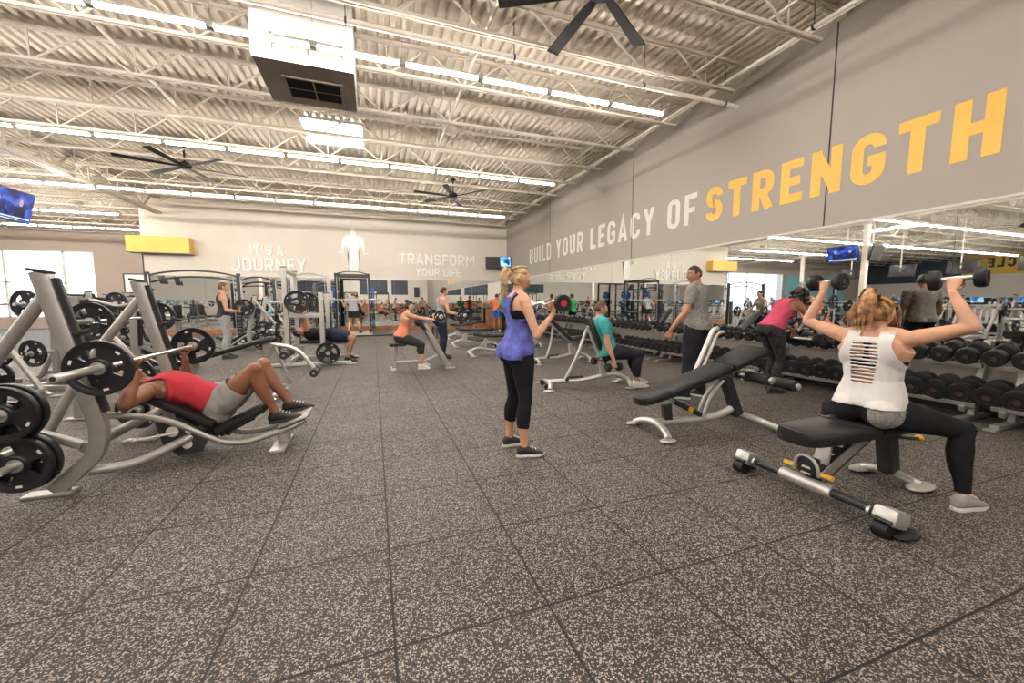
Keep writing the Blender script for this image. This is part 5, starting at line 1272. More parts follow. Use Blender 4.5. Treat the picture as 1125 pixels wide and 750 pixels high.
def head_pts(s, infl=1., nu=44, nv=34, fn=None):
    k = s.H/1.75*(1.0 if s.sex == 'm' else .95); out = []
    for i in range(nv+1):
        th = PI*i/nv; row = []
        for j in range(nu):
            ph = 2*PI*j/nu; x, y, z = math.sin(th)*math.sin(ph), math.sin(th)*math.cos(ph), math.cos(th)
            g = lambda v, m, w: math.exp(-((v-m)/w)**2)
            sx, sy, sz = .074, .094, .113
            X, Y, Z = x*sx, y*sy, z*sz
            if z < 0:
                X *= 1-.30*(-z)**1.3*(1 if y > -.2 else .9)
                if y > 0: Y *= 1-.06*(-z)
                else: Y *= 1-.42*min(1, -z*1.3); 
            if y > 0:
                Y -= .006*g(abs(x), .9, .5)*y
                nose = g(x, 0, .15)*(g(z, -.20, .13)*.022+g(z, .02, .16)*.010); Y += nose*y
                Y -= g(abs(x), .36, .20)*g(z, .10, .13)*.010*y           # eye sockets
                Y += g(z, .26, .10)*.004*y                                # brow
                Y += g(x, 0, .26)*g(z, -.52, .09)*.007*y                  # lips
                Y -= g(x, 0, .3)*g(z, -.66, .07)*.004*y
                Y += g(x, 0, .30)*g(z, -.86, .16)*.012*y                  # chin
                Y += g(abs(x), .52, .2)*g(z, -.18, .2)*.004*y             # cheeks
            if fn: X, Y, Z = fn(x, y, z, X, Y, Z)
            row.append(s.HC+(s.hr*X+s.hf*Y+s.hu*Z)*k*infl)
        out.append(row)
    return out, k
def head_mesh(mb, s, face=True):
    rows, k = head_pts(s); mb.rings(rows, True, True)
    L_ = lambda x, y, z: s.HC+(s.hr*x+s.hf*y+s.hu*z)*k
    rot = Matrix((s.hr, s.hf, s.hu)).transposed()
    for sg in (-1, 1):
        er = rot @ Matrix.Rotation(R(12*sg), 3, 'Z'); mb.ell(L_(sg*.073, -.006, -.004), (.009*k, .019*k, .032*k), er, 12, 8); mb.ell(L_(sg*.080, -.010, .006), (.006*k, .017*k, .022*k), er, 12, 8)
        if face:
            mb.mi = 3; mb.ell(L_(sg*.030, .078, .012), (.0135*k, .007*k, .0075*k), rot, 10, 8); mb.mi = 2; mb.ell(L_(sg*.030, .0835, .012), (.006*k, .003*k, .006*k), rot, 8, 6)
            mb.tube([L_(sg*.046, .077, .030), L_(sg*.032, .088, .035), L_(sg*.016, .090, .031)], [.002*k, .0035*k, .003*k], 6); mb.mi = 0
    if face:
        mb.mi = 1; mb.ell(L_(0, .0925, -.055), (.020*k, .005*k, .0045*k), rot, 12, 6); mb.ell(L_(0, .0915, -.063), (.017*k, .006*k, .005*k), rot, 12, 6); mb.mi = 0
def garment(s, parent, name, m, keep, add=.008, vox=.009, parts=None, torso_add=None, extra=None, wr=.0, wseed=1, wscale=30, label=None, wdir=None, fn=None):
    co, f, e = s.body(vox, add, parts, torso_add, extra); vn = normals(co, f)
    if wr:
        w = noise3(co*np.array(wdir if wdir is not None else (1,1,1)), wscale, wseed); w = np.sign(w)*np.abs(w)**.8; co = co+vn*(w*wr)[:, None]
    if fn is not None: co = fn(co, s)
    cen = co[f].mean(1); nm, tt, lx, ly, tz = s.classify(cen); kp = keep(dict(q=np.abs(lx)/s.H, n=nm, t=tt, x=lx, y=ly, z=tz, co=cen))
    co2, g = submesh(co, f, kp, 10)
    o = mesh_obj(name, arr_mesh(name, co2, g), m, parent, ang=80)
    sd = o.modifiers.new('thickness', 'SOLIDIFY'); sd.thickness = .0025; sd.offset = -1
    if label: o['label'] = label
    return o
def pre(nm, *p): 
    r = np.zeros(len(nm), bool)
    for q in p: r |= np.char.startswith(nm, q)
    return r
def shoe(s, sd, parent, m, sole='sole_white', name='shoe', lace=True, sc=1.):
    l = s.legs[sd]; t, up = l['toe'], l['up']; r = t.cross(up).normalized(); up = r.cross(t); k = s.H/1.75*sc; o0 = l['A']-up*.083*s.H/1.75
    def ring(y, w, h0, h1, off=0):
        c = o0+t*y*k+r*off*k; n = 16; out = []
        for j in range(n):
            a = 2*PI*j/n; cx, sy = math.cos(a), math.sin(a); out.append(c+r*cx*w*k*(1 if sy > -.2 else .97)+up*((h0+h1)/2+(h1-h0)/2*math.copysign(abs(sy)**.7, sy))*k)
        return out
    sg = 1 if sd == 'R' else -1
    mb = MB(); mb.rings([ring(-.068,.010,.03,.05), ring(-.064,.024,.02,.075), ring(-.045,.034,.015,.106), ring(-.01,.038,.014,.112), ring(.025,.040,.014,.106,.001*sg), ring(.07,.043,.012,.084,.003*sg), ring(.115,.047,.012,.062,.003*sg), ring(.16,.043,.012,.046,0), ring(.185,.032,.014,.036,-.004*sg), ring(.196,.012,.02,.028,-.005*sg)])
    o = mb.build(name, m, parent, ang=70)
    mb = MB(); n = 24; pts = []
    outl = [(-.074,0),(-.066,.024),(-.04,.036),(0,.036),(.04,.037),(.09,.047),(.13,.049),(.17,.041),(.195,.022),(.203,0)]
    full = [(y, w) for y, w in outl]+[(y, -w) for y, w in outl[::-1][1:-1]]
    mb.rings([[o0+t*y*k*q+r*w*k*q+up*(z+max(0, (y-.13))*.12*(1 if z < .02 else .6))*k for y, w in full] for z, q in ((0,.96),(.006,1.0),(.020,1.0),(.026,.95))]); mb.build('sole', sole, o, ang=50)
    if lace:
        mb = MB()
        for i in range(4):
            y = .035+i*.024; z = .104-i*.011; mb.tube([o0+t*y*k+r*.02*k+up*(z-.004)*k, o0+t*(y+.008)*k+up*(z+.004)*k, o0+t*y*k-r*.02*k+up*(z-.004)*k], .003*k, 6)
        mb.build('laces', 'sole_white' if m != 'shoe_white' else 'shoe_grey', o)
    return o
def hair_cap(s, parent, m, lim, infl=1.09, name='hair', rough=.004, seed=3, extra=None, label=None):
    """lim(x,y,z)->True where hair covers the unit head"""
    r = np.random.default_rng(seed); ph = r.uniform(0, 6.3, 8)
    def fn(x, y, z, X, Y, Z):
        w = 1 if lim(x, y, z) else 0; g = 1.0 if w else .78
        q = infl*g+rough*w*12*(math.sin(14*x+ph[0])*math.sin(9*z+ph[1])+math.sin(17*y+ph[2]))*.25
        return x*.074*q*(1-.2*max(0,-z)), (y*.094)*q*(1 if y > 0 else 1-.25*max(0, -z)), z*.113*q
    rows, k = head_pts(s, 1., 40, 30, fn); mb = MB(); mb.rings(rows)
    if extra: extra(mb, lambda x, y, z: s.HC+(s.hr*x+s.hf*y+s.hu*z)*k, k)
    o = mb.build(name, m, parent, ang=70)
    if label: o['label'] = label
    return o
def strands(mb, s, guides, n, spread, r=.003, seed=1, segs=9, flare=1.):
    rg = random.Random(seed)
    for g in guides:
        g = [V(p) for p in g]
        for i in range(n):
            o1 = V((rg.gauss(0,1), rg.gauss(0,1), rg.gauss(0,1)))*spread*.6; o2 = V((rg.gauss(0,1), rg.gauss(0,1), rg.gauss(0,1)))*spread*flare
            m = len(g); pp = [p+o1*(1-q/(m-1))+o2*(q/(m-1)) if q else p+o1*.5 for q, p in enumerate(g)]
            c = bez(pp, segs); mb.tube(c, [r*(.5+.8*math.sin(PI*min(1, .25+.75*j/segs)))*(1 if j < segs else .4) for j in range(len(c))], 5)
def tank_keep(s, lo=.02, w0=.098, w1=.066, neck=.040, front=.90, back=0.):
    if s.sex == 'm': w0, w1 = w0+.014, w1+.016
    def keep(c):
        n, q, y, z = c['n'], c['q'], c['y'], c['z']
        arm = (q > w0-(w0-w1)*np.clip((z-.64)/.24, 0, 1)) & (z > .62)
        nk = ((z > .99) & (q < neck)) | ((z > front) & (y > .02) & (q < neck)) | (z > 1.07)
        bk = (y < -.01) & (z > .60) & (q > w1-back) if back else np.zeros(len(z), bool)
        return (z > lo) & (q < .15) & ~arm & ~nk & ~bk
    return keep
def person(label, loc, rz): return thing('person', label, 'person', loc, rz)
LIM_SHORT = lambda x, y, z: z > .52 or (y < .35 and z > .05+.0*y) or (y < -.1 and z > -.38) 
LIM_LONG = lambda x, y, z: (y > .1 and z > .50-.15*y+.25*y) or (y <= .1 and z > .0) or (y < -.05 and z > -.45)
# people face +Y in their own frame, +X is their right; rotz -90 turns them towards the mirror wall (+X)
# 1 --- woman in blue, standing curl
def woman_blue():
    o = person('standing woman in a blue tank top and black capris holding a curved bar', (1.14, 3.08, 0), -88)
    s = Fig(1.615, 'f', .95, P=(0, 0, .865), u0=(0, .02, 1), u1=(0, -.03, 1), head_up=(0, .05, 1), head_fwd=(-.05, 1, -.05),
            rh=dict(grip=(.20, .205, 1.275), d=(-.15, .10, .98), n=(.05, -1, .1), pole=(.35, -.12, -1)), lh=dict(grip=(-.20, .205, 1.275), d=(.15, .10, .98), n=(-.05, -1, .1), pole=(-.35, -.12, -1)),
            rf=dict(ankle=(.135, .0, .078), toe=(.18, 1, 0)), lf=dict(ankle=(-.135, -.03, .078), toe=(-.12, 1, 0)))
    skin_body(s, o, 'skin_fair', .0075)
    garment(s, o, 'tank_top', 'blue_jersey', tank_keep(s, -.10, .088, .060, .036, .88, .008), .012, .0075, ('torso',), torso_add=lambda t: .022*max(0, .60-t) if t > .15 else .009, wr=.006, wseed=4, wscale=26, wdir=(1.2, 1.2, .55))
    garment(s, o, 'sports_bra', 'black_knit', lambda c: pre(c['n'], 'torso', 'uarm') & (c['q'] < .11) & (((c['z'] > .58) & (c['z'] < .76)) | ((c['z'] >= .7) & (c['z'] < 1.04) & (np.abs(c['q']-.064) < .008))), .006, .0075, ('torso',))
    garment(s, o, 'capri_leggings', 'black_knit', lambda c: (pre(c['n'], 'thigh') | (~pre(c['n'], 'thigh', 'shin') & (c['z'] < .16)) | (pre(c['n'], 'shin') & (c['t'] < .58))), .005, .0085, ('torso', 'thigh', 'shin'), wr=.0015, wscale=60)
    for sd in 'RL': shoe(s, sd, o, 'shoe_black', 'sole_white', sc=.96)
    L_ = lambda x, y, z: s.HC+(s.hr*x+s.hf*y+s.hu*z)*.88
    def ext(mb, L, k):
        strands(mb, s, [[L(sx, .05, .112), L(sx*1.2, -.03, .135), L(sx*.4, -.10, .075)] for sx in (-.04, -.02, 0, .02, .04)]+[[L(sx, .03, .05), L(sx*1.12, -.04, .06), L(sx*.2, -.105, .06)] for sx in (-.072, .072)]+[[L(sx, .0, -.02), L(sx*1.05, -.06, .0), L(sx*.2, -.108, .05)] for sx in (-.07, .07)], 9, .006, .0028, 5)
    h = hair_cap(s, o, 'hair_blonde', LIM_LONG, 1.075, rough=.002, extra=ext)
    mb = MB(); strands(mb, s, [[L_(0, -.098, .068), L_(0, -.19, .105), L_(0, -.185, -.04), L_(0, -.15, -.16)], [L_(.015, -.10, .06), L_(.02, -.175, .08), L_(.02, -.17, -.06), L_(.01, -.15, -.12)], [L_(-.015, -.10, .06), L_(-.02, -.175, .08), L_(-.02, -.17, -.06), L_(-.01, -.15, -.19)]], 30, .013, .0032, 8)
    mb.tube([L_(0,-.10,.066), L_(0,-.155,.085), L_(0,-.178,.02), L_(0,-.165,-.06), L_(0,-.155,-.11)], [.014,.026,.03,.022,.006], 10); pt = mb.build('ponytail', 'hair_blonde', h, ang=70)
    mb = MB(); mb.lathe([(.016, -.007), (.022, -.006), (.022, .006), (.016, .007)], L_(0, -.104, .072), tuple((s.hf*-1+s.hu*.4)), 14); mb.build('hair_tie', 'elastic', pt)
    # EZ bar: separate thing
    b = thing('curl_bar', 'chrome curved curl bar with round black ends held by the woman in blue', 'barbell', (1.14+.205, 3.08, 1.275), -88)
    q = MB(); q.tube(fillet([(-.36, 0, 0), (-.30, 0, 0), (-.22, .02, .022), (-.12, -.015, -.02), (-.05, .01, .0), (.05, .01, .0), (.12, -.015, -.02), (.22, .02, .022), (.30, 0, 0), (.36, 0, 0)], .03, 4), .0135, 10); q.build('shaft', 'chrome', b)
    for sg in (-1, 1):
        q = MB(); q.lathe([(.012, .36), (.058, .362), (.066, .370), (.066, .405), (.060, .413), (.028, .413), (.026, .409), (.003, .409)], (0,0,0), (sg,0,0), 28); hd = q.build('head', 'rubber', b)
        q = MB(); q.lathe([(.026, .4085), (.026, .414), (.010, .415), (.002, .412)], (0,0,0), (sg,0,0), 16); q.build('end_badge', 'red_pl', hd)
woman_blue()

# 2 --- woman in white, seated shoulder press, from behind
def woman_white():
    o = person('seated woman from behind in a slashed white tank top pressing two dumbbells', (3.10, 1.62, 0), -84)
    s = Fig(1.68, 'f', 1.02, armk=.90, P=(0, .0, .575), u0=(0, .02, 1), u1=(0, -.02, 1), head_up=(.03, .10, 1), head_fwd=(.10, 1, -.12), shrug=(.035, .035),
            rh=dict(grip=(.315, .10, 1.415), d=(.02, .25, 1), n=(.0, 1, -.2), pole=(.9, -.05, -.65)), lh=dict(grip=(-.345, .10, 1.425), d=(-.02, .25, 1), n=(0, 1, -.2), pole=(-.9, -.05, -.55)),
            rf=dict(ankle=(.40, .24, .083), toe=(.22, 1, 0), pole=(.6, 1, .8)), lf=dict(ankle=(-.34, .16, .083), toe=(-.35, 1, 0), pole=(-.6, 1, .8)))
    skin_body(s, o, 'skin_fair', .0075)
    def slits(c):
        x, y, z = c['x'], c['y'], c['z']; zz = z+.55*x*x/.05*.12
        k = (zz-.37)/.047; fr = k-np.floor(k); w = .074-.012*np.abs(z-.7)/.25
        return (y < 0) & (np.abs(x+.01) < w) & (z > .37) & (z < .935) & (fr < .50)
    tk = tank_keep(s, .06, .102, .074, .030, .90)
    keep = lambda c: tk(c) & ~slits(c)
    garment(s, o, 'slashed_tank_top', 'white_jersey', keep, .013, .006, ('torso',), torso_add=lambda t: .014*min(1, max(0, .75-t)*3)*(1 if t > .2 else .45), wr=.004, wseed=9, wscale=22, wdir=(1.3, 1.3, .6))
    garment(s, o, 'sports_bra', 'black_knit', lambda c: pre(c['n'], 'torso') & (((c['z'] > .60) & (c['z'] < .68)) | ((c['y'] < 0) & (c['z'] >= .66) & (c['z'] < .96) & (np.abs(c['x']) < .010+.35*np.abs(c['z']-.80)*.28))), .005, .0085, ('torso',))
    garment(s, o, 'leggings', 'black_knit', lambda c: (pre(c['n'], 'thigh', 'shin') & ((pre(c['n'], 'thigh')) | (c['t'] < .93))) | (~pre(c['n'], 'thigh', 'shin') & (c['z'] < .22)), .005, .0085, ('torso', 'thigh', 'shin'), wr=.0012, wscale=60)
    garment(s, o, 'grey_hip_panel', 'grey_panel', lambda c: (c['x'] > .055) & (c['z'] < .14) & (c['z'] > -.22) & (((c['x']-.12)/.075)**2+((c['z']-.0)/.20)**2 < 1) & (c['y'] < .02) & pre(c['n'], 'thigh', 'torso'), .0085, .007, ('torso', 'thigh'))
    for sd in 'RL': shoe(s, sd, o, 'shoe_grey', 'sole_white')
    def ext(mb, L, k):
        g = []
        for i in range(15):
            a = -1.9+3.8*i/14; g.append([L(math.sin(a)*.078, math.cos(a)*.05-.02, .05+.02*math.cos(a)), L(math.sin(a)*.080, -.06, .10), L(.0, -.075, .105)])
        for i in range(9):
            x = -.075+.15*i/8; g.append([L(x, -.045-.03*(1-abs(x)/.08), -.055), L(x*1.15, -.085, .01), L(0, -.078, .10)])
        strands(mb, s, g, 7, .007, .003, 11)
    h = hair_cap(s, o, 'hair_honey', LIM_LONG, 1.085, rough=.003, extra=ext)
    L_ = lambda x, y, z: s.HC+(s.hr*x+s.hf*y+s.hu*z)*.95; mb = MB()
    g = []
    rg = random.Random(4)
    for i in range(16):
        x = rg.uniform(-.06, .03); g.append([L_(-.005, -.078, .104), L_(x*.9, -.13, .155), L_(x*1.5-.015, -.155, .05), L_(x*1.6-.02+rg.uniform(-.02,.02), -.135, rg.uniform(-.14, .0))])
    strands(mb, s, g, 9, .010, .0034, 13)
    for i in range(5): 
        x = rg.uniform(-.05, .05); strands(mb, s, [[L_(x*.3, -.07, .10), L_(x, -.10, .145), L_(x*1.8, -.13, .12)]], 6, .012, .002, 30+i)
    mb.tube([L_(-.005,-.08,.100), L_(-.015,-.115,.135), L_(-.02,-.14,.06), L_(-.03,-.135,-.02), L_(-.035,-.13,-.08)], [.016,.034,.040,.030,.008], 10)
    for sx in (-1, 1): strands(mb, s, [[L_(sx*.07, .05, .06), L_(sx*.092, .055, .0), L_(sx*.088, .045, -.08)]], 5, .006, .0022, 40+sx)
    pt = mb.build('ponytail', 'hair_honey', h, ang=70)
    mb = MB(); mb.lathe([(.02, -.008), (.028, -.006), (.028, .006), (.02, .008)], L_(-.003, -.084, .108), tuple(s.hf*-.4+s.hu), 14); mb.build('hair_tie', 'elastic', pt)
    for sg, nm in ((1, 'right'), (-1, 'left')):
        p = V((.315, .10, 1.415)) if sg > 0 else V((-.345, .10, 1.425)); a = R(-84); w = V((3.10+p.x*math.cos(a)-p.y*math.sin(a), 1.62+p.x*math.sin(a)+p.y*math.cos(a), p.z))
        d = put_db(w.x, w.y, w.z, .060, 'black dumbbell held overhead in the %s hand of the woman in white' % nm, None, rz=-84+(6 if sg > 0 else -14), tilt=0 if sg < 0 else 4, lh=.055)
woman_white()

# 3 --- man in red vest lying on the incline bench, head towards -X
def man_red():
    o = person('lying man in a red vest and grey shorts pressing a barbell', (S1[0], S1[1]+.10, 0), -90)
    # local: +Y -> world +X (feet), +X -> world -Y
    s = Fig(1.77, 'm', 1.05, P=(0, .735, .405), u0=(0, -.80, .46), u1=(0, -.93, .22), fwd=(0, .4, .9), head_up=(0, -.98, .12), head_fwd=(0, .15, 1),
            rh=dict(grip=(.37, .34, .862), d=(0, -.25, .97), n=(0, .97, .25), pole=(1, -.1, -.9)), lh=dict(grip=(-.42, .34, .862), d=(0, -.25, .97), n=(0, .97, .25), pole=(-1, -.1, -.9)),
            rf=dict(ankle=(.13, 1.17, .30), toe=(.12, 1, .16), up=(0, -.16, 1), pole=(.15, .3, 1)), lf=dict(ankle=(-.10, 1.24, .33), toe=(-.12, 1, .10), up=(0, -.1, 1), pole=(-.1, .3, 1)))
    skin_body(s, o, 'skin_brown', .008)
    garment(s, o, 'red_vest', 'red_jersey', tank_keep(s, -.03, .100, .070, .042, .93), .012, .008, ('torso',), wr=.007, wseed=3, wscale=30, wdir=(.5, 1.3, 1.0))
    garment(s, o, 'shorts', 'grey_short_fabric', lambda c: (pre(c['n'], 'thigh') & (c['t'] < .52)) | (~pre(c['n'], 'thigh', 'shin') & (c['z'] < .12)), .022, .009, ('torso', 'thigh'), wr=.007, wseed=5, wscale=34)
    for sd in 'RL': shoe(s, sd, o, 'shoe_black', 'sole_dark')
    hair_cap(s, o, 'hair_black', LIM_SHORT, 1.04, rough=.001)
man_red()

# 4 --- man in teal seated with dumbbells low
def man_teal():
    o = person('seated man in a teal T-shirt leaning on an upright bench pad', (3.30, 5.12, 0), -103)
    s = Fig(1.76, 'm', 1.0, P=(0, .06, .545), u0=(0, -.36, 1), u1=(0, -.22, 1), head_up=(0, .05, 1), head_fwd=(.05, 1, .0),
            rh=dict(grip=(.32, .03, .35), d=(.04, .05, -1), n=(-1, 0, 0), pole=(.5, -1, 0)), lh=dict(grip=(-.32, .03, .35), d=(-.04, .05, -1), n=(1, 0, 0), pole=(-.5, -1, 0)),
            rf=dict(ankle=(.13, .46, .084), toe=(.1, 1, 0), pole=(.1, .4, 1)), lf=dict(ankle=(-.13, .60, .084), toe=(-.1, 1, 0), pole=(-.1, .4, 1)))
    skin_body(s, o, 'skin_light', .009)
    tee(s, o, 'teal_jersey', .6)
    garment(s, o, 'trousers', 'dark_trouser', lambda c: pre(c['n'], 'thigh') | (~pre(c['n'], 'thigh', 'shin') & (c['z'] < .14)) | (pre(c['n'], 'shin') & (c['t'] < .80)), .016, .010, ('torso', 'thigh', 'shin'), wr=.005, wseed=2, wscale=24)
    for sd in 'RL': shoe(s, sd, o, 'shoe_white', 'sole_white')
    hair_cap(s, o, 'hair_brown', LIM_SHORT, 1.075, rough=.003)
    for sg, nm in ((1, 'right'), (-1, 'left')):
        a = R(-103); p = (sg*.32, .03); put_db(3.30+p[0]*math.cos(a)-p[1]*math.sin(a), 5.12+p[0]*math.sin(a)+p[1]*math.cos(a), .35, .062, 'black dumbbell hanging in the %s hand of the man in teal' % nm, None, rz=-176+180, tilt=0, lh=.06)
def tee(s, o, m, sleeve=.6, vox=.010, hem=.0, name='t_shirt', loose=.0):
    def keep(c):
        n, t, x, y, z = c['n'], c['t'], c['x'], c['y'], c['z']
        neck = (z > 1.03) & (np.abs(x) < .075) | ((z > .97) & (y > .01) & (np.abs(x) < .07))
        ua = (pre(n, 'uarm') & (t >= sleeve)) | (pre(n, 'farm') & (z > .35) & (c['q'] > .095))
        return (z > hem-.04) & (z < 1.12) & ~neck & ~ua | (pre(n, 'uarm') & (t < sleeve))
    garment(s, o, name, m, keep, .013, vox, ('torso', 'uarm'), torso_add=lambda t: (.020+loose)*max(0, .7-t), wr=.006, wseed=7, wscale=24, wdir=(1.1, 1.1, .6))
man_teal()

# 5 --- man in grey standing
def man_grey():
    o = person('standing man in a grey T-shirt and black trousers, seen from behind', (4.02, 4.06, 0), 30)
    s = Fig(1.80, 'm', 1.03, P=(0, 0, .965), u0=(0, -.02, 1), u1=(0, .10, 1), head_up=(-.08, .10, 1), head_fwd=(-.85, .75, -.20),
            rh=dict(wrist=(.25, .16, .86), d=(.02, .25, -1), n=(-1, .2, 0), pole=(.5, -1, 0), curl=.4), lh=dict(wrist=(-.34, .22, .92), d=(-.1, .35, -1), n=(1, .3, 0), pole=(-.5, -1, 0), curl=.45),
            rf=dict(ankle=(.13, -.06, .083), toe=(.28, 1, 0)), lf=dict(ankle=(-.15, .07, .083), toe=(-.18, 1, 0)))
    skin_body(s, o, 'skin_tan', .009); tee(s, o, 'heather_grey', .62, hem=-.02, loose=.012)
    garment(s, o, 'trousers', 'dark_trouser', lambda c: pre(c['n'], 'thigh', 'shin') & ~(pre(c['n'], 'shin') & (c['t'] > .98)) | (~pre(c['n'], 'thigh', 'shin') & (c['z'] < .05)), .014, .010, ('torso', 'thigh', 'shin'), wr=.008, wseed=12, wscale=20, wdir=(1.2, 1.2, .5),
            fn=lambda co, s: flare(co, s, .016))
    for sd in 'RL': shoe(s, sd, o, 'shoe_black', 'sole_green')
    hair_cap(s, o, 'hair_black', LIM_SHORT, 1.055, rough=.002)
def flare(co, s, amt):
    for sd in 'RL':
        l = s.legs[sd]; a, b = np.array(l['K']), np.array(l['A']); d = b-a; L2 = d@d; t = ((co-a)@d)/L2; m = (t > 0) & (np.linalg.norm(co-(a+t[:, None]*d), axis=1) < .14)
        r = co-(a+t[:, None]*d); rn = r/np.linalg.norm(r, axis=1, keepdims=True).clip(1e-6); co = co+rn*(np.clip(t, 0, 1)*amt*m)[:, None]
    return co
man_grey()

# 6 --- woman in pink bending over the rack
def woman_pink():
    o = person('woman in a pink vest and marbled leggings bending over the dumbbell rack', (5.33, 3.98, 0), -100)
    s = Fig(1.70, 'f', 1.05, P=(0, -.04, .885), u0=(0, .35, .93), u1=(0, .86, .50), head_up=(0, .75, .62), head_fwd=(0, .62, -.75),
            rh=dict(grip=(.16, .50, .76), d=(0, .25, -1), n=(-.2, -1, -.2), pole=(1, -.3, 0)), lh=dict(grip=(-.16, .50, .76), d=(0, .25, -1), n=(.2, -1, -.2), pole=(-1, -.3, 0)),
            rf=dict(ankle=(.10, -.05, .083), toe=(.1, 1, 0)), lf=dict(ankle=(-.10, .10, .083), toe=(-.1, 1, 0)))
    skin_body(s, o, 'skin_brown', .010)
    garment(s, o, 'pink_vest', 'pink_jersey', tank_keep(s, .06), .010, .010, ('torso',), wr=.003, wseed=3)
    garment(s, o, 'leggings', 'marbled_legging', lambda c: (pre(c['n'], 'thigh', 'shin') & ~(pre(c['n'], 'shin') & (c['t'] > .96))) | (~pre(c['n'], 'thigh', 'shin') & (c['z'] < .18)), .006, .010, ('torso', 'thigh', 'shin'), wr=.001)
    for sd in 'RL': shoe(s, sd, o, 'shoe_black', 'sole_dark')
    def ext(mb, L, k):
        rg = random.Random(5)
        for i in range(90):
            a, b = rg.uniform(0, 2*PI), rg.uniform(-.4, 1.2); r_ = .105+rg.uniform(0, .03); mb.ell(L(math.cos(a)*math.cos(b)*r_*.9, math.sin(a)*math.cos(b)*r_*.9-.03, math.sin(b)*r_+.02), rg.uniform(.018, .03), None, 8, 6)
    hair_cap(s, o, 'hair_black', LIM_LONG, 1.15, rough=.006, extra=ext)
    a = R(-100); p = (0, .50); put_db(5.33+p[0]*math.cos(a)-p[1]*math.sin(a), 3.98+p[0]*math.sin(a)+p[1]*math.cos(a), .76, .085, 'black dumbbell lifted in both hands by the woman in pink', None, rz=-100, tilt=0, grip=.42)
woman_pink()

# 7 --- woman in coral on the preacher bench
def woman_coral():
    o = person('seated woman in a coral top curling over the preacher bench', (.86, 7.80, 0), -90)
    s = Fig(1.62, 'f', 1.0, P=(0, -.36, .615), u0=(0, .20, 1), u1=(0, .32, 1), head_up=(0, .10, 1), head_fwd=(0, 1, -.35), shrug=.03,
            rh=dict(grip=(.17, .33, 1.02), d=(0, .55, .83), n=(0, -.83, .55), pole=(.3, .3, -1)), lh=dict(grip=(-.17, .33, 1.02), d=(0, .55, .83), n=(0, -.83, .55), pole=(-.3, .3, -1)),
            rf=dict(ankle=(.17, -.02, .083), toe=(.1, 1, 0), pole=(.2, 1, .8)), lf=dict(ankle=(-.17, .02, .083), toe=(-.1, 1, 0), pole=(-.2, 1, .8)))
    skin_body(s, o, 'skin_fair', .011)
    garment(s, o, 'coral_top', 'coral_jersey', tank_keep(s, .04), .011, .011, ('torso',), torso_add=lambda t: .015*max(0, .6-t), wr=.004)
    garment(s, o, 'capri_leggings', 'charcoal_fabric', lambda c: pre(c['n'], 'thigh') | (~pre(c['n'], 'thigh', 'shin') & (c['z'] < .12)) | (pre(c['n'], 'shin') & (c['t'] < .45)), .006, .011, ('torso', 'thigh', 'shin'))
    for sd in 'RL': shoe(s, sd, o, 'shoe_white', 'sole_white', lace=False)
    hair_cap(s, o, 'hair_black', LIM_LONG, 1.10, rough=.003, extra=lambda mb, L, k: mb.ell(L(0, -.06, .115), (.045, .045, .035), None, 14, 10))
    b = barbell((.86+.33, 7.80, 1.02), 'short barbell held over the preacher bench by the woman in coral', half=.56, inner=.40, r=.013)
    for sg in (-1, 1): plate((.86+.33, 7.80+sg*.44, 1.02), 'small black plate on the %s end of the preacher bench barbell' % ('near' if sg < 0 else 'far'), r=.125, t=.03)
woman_coral()
def simple(label, loc, rz, pose, H, sex, skin, top, bottom, shoes, hair, vox=.013, short=False, sleeve=.55, face=False, lim=None, bulk=1., tank=False, infl=1.07):
    o = person(label, loc, rz); s = Fig(H, sex, bulk, **pose); skin_body(s, o, skin, vox, face=face)
    if tank:
        garment(s, o, 'tank_top', top, tank_keep(s, .0), .012, vox, ('torso',), wr=.004)
    else: tee(s, o, top, sleeve, vox)
    if short: garment(s, o, 'shorts', bottom, lambda c: (pre(c['n'], 'thigh') & (c['t'] < (.8 if short == 2 else .6))) | (~pre(c['n'], 'thigh', 'shin') & (c['z'] < .14)), .022, vox, ('torso', 'thigh'), wr=.005)
    else: garment(s, o, 'trousers', bottom, lambda c: (pre(c['n'], 'thigh', 'shin') & ~(pre(c['n'], 'shin') & (c['t'] > .96))) | (~pre(c['n'], 'thigh', 'shin') & (c['z'] < .14)), .010, vox, ('torso', 'thigh', 'shin'), wr=.003)
    for sd in 'RL': shoe(s, sd, o, shoes, 'sole_white' if shoes != 'shoe_black' else 'sole_dark', lace=False)
    hair_cap(s, o, hair, lim or LIM_SHORT, infl, rough=.002); return s
ST = dict(P=(0,0,.93), rf=dict(ankle=(.12, 0, .083)), lf=dict(ankle=(-.12, .02, .083)))
def stand(H, **k):
    d = dict(P=(0, 0, .533*H), rf=dict(ankle=(.12, -.03, .083*H/1.75), toe=(.2, 1, 0)), lf=dict(ankle=(-.12, .04, .083*H/1.75), toe=(-.2, 1, 0))); d.update(k); return d
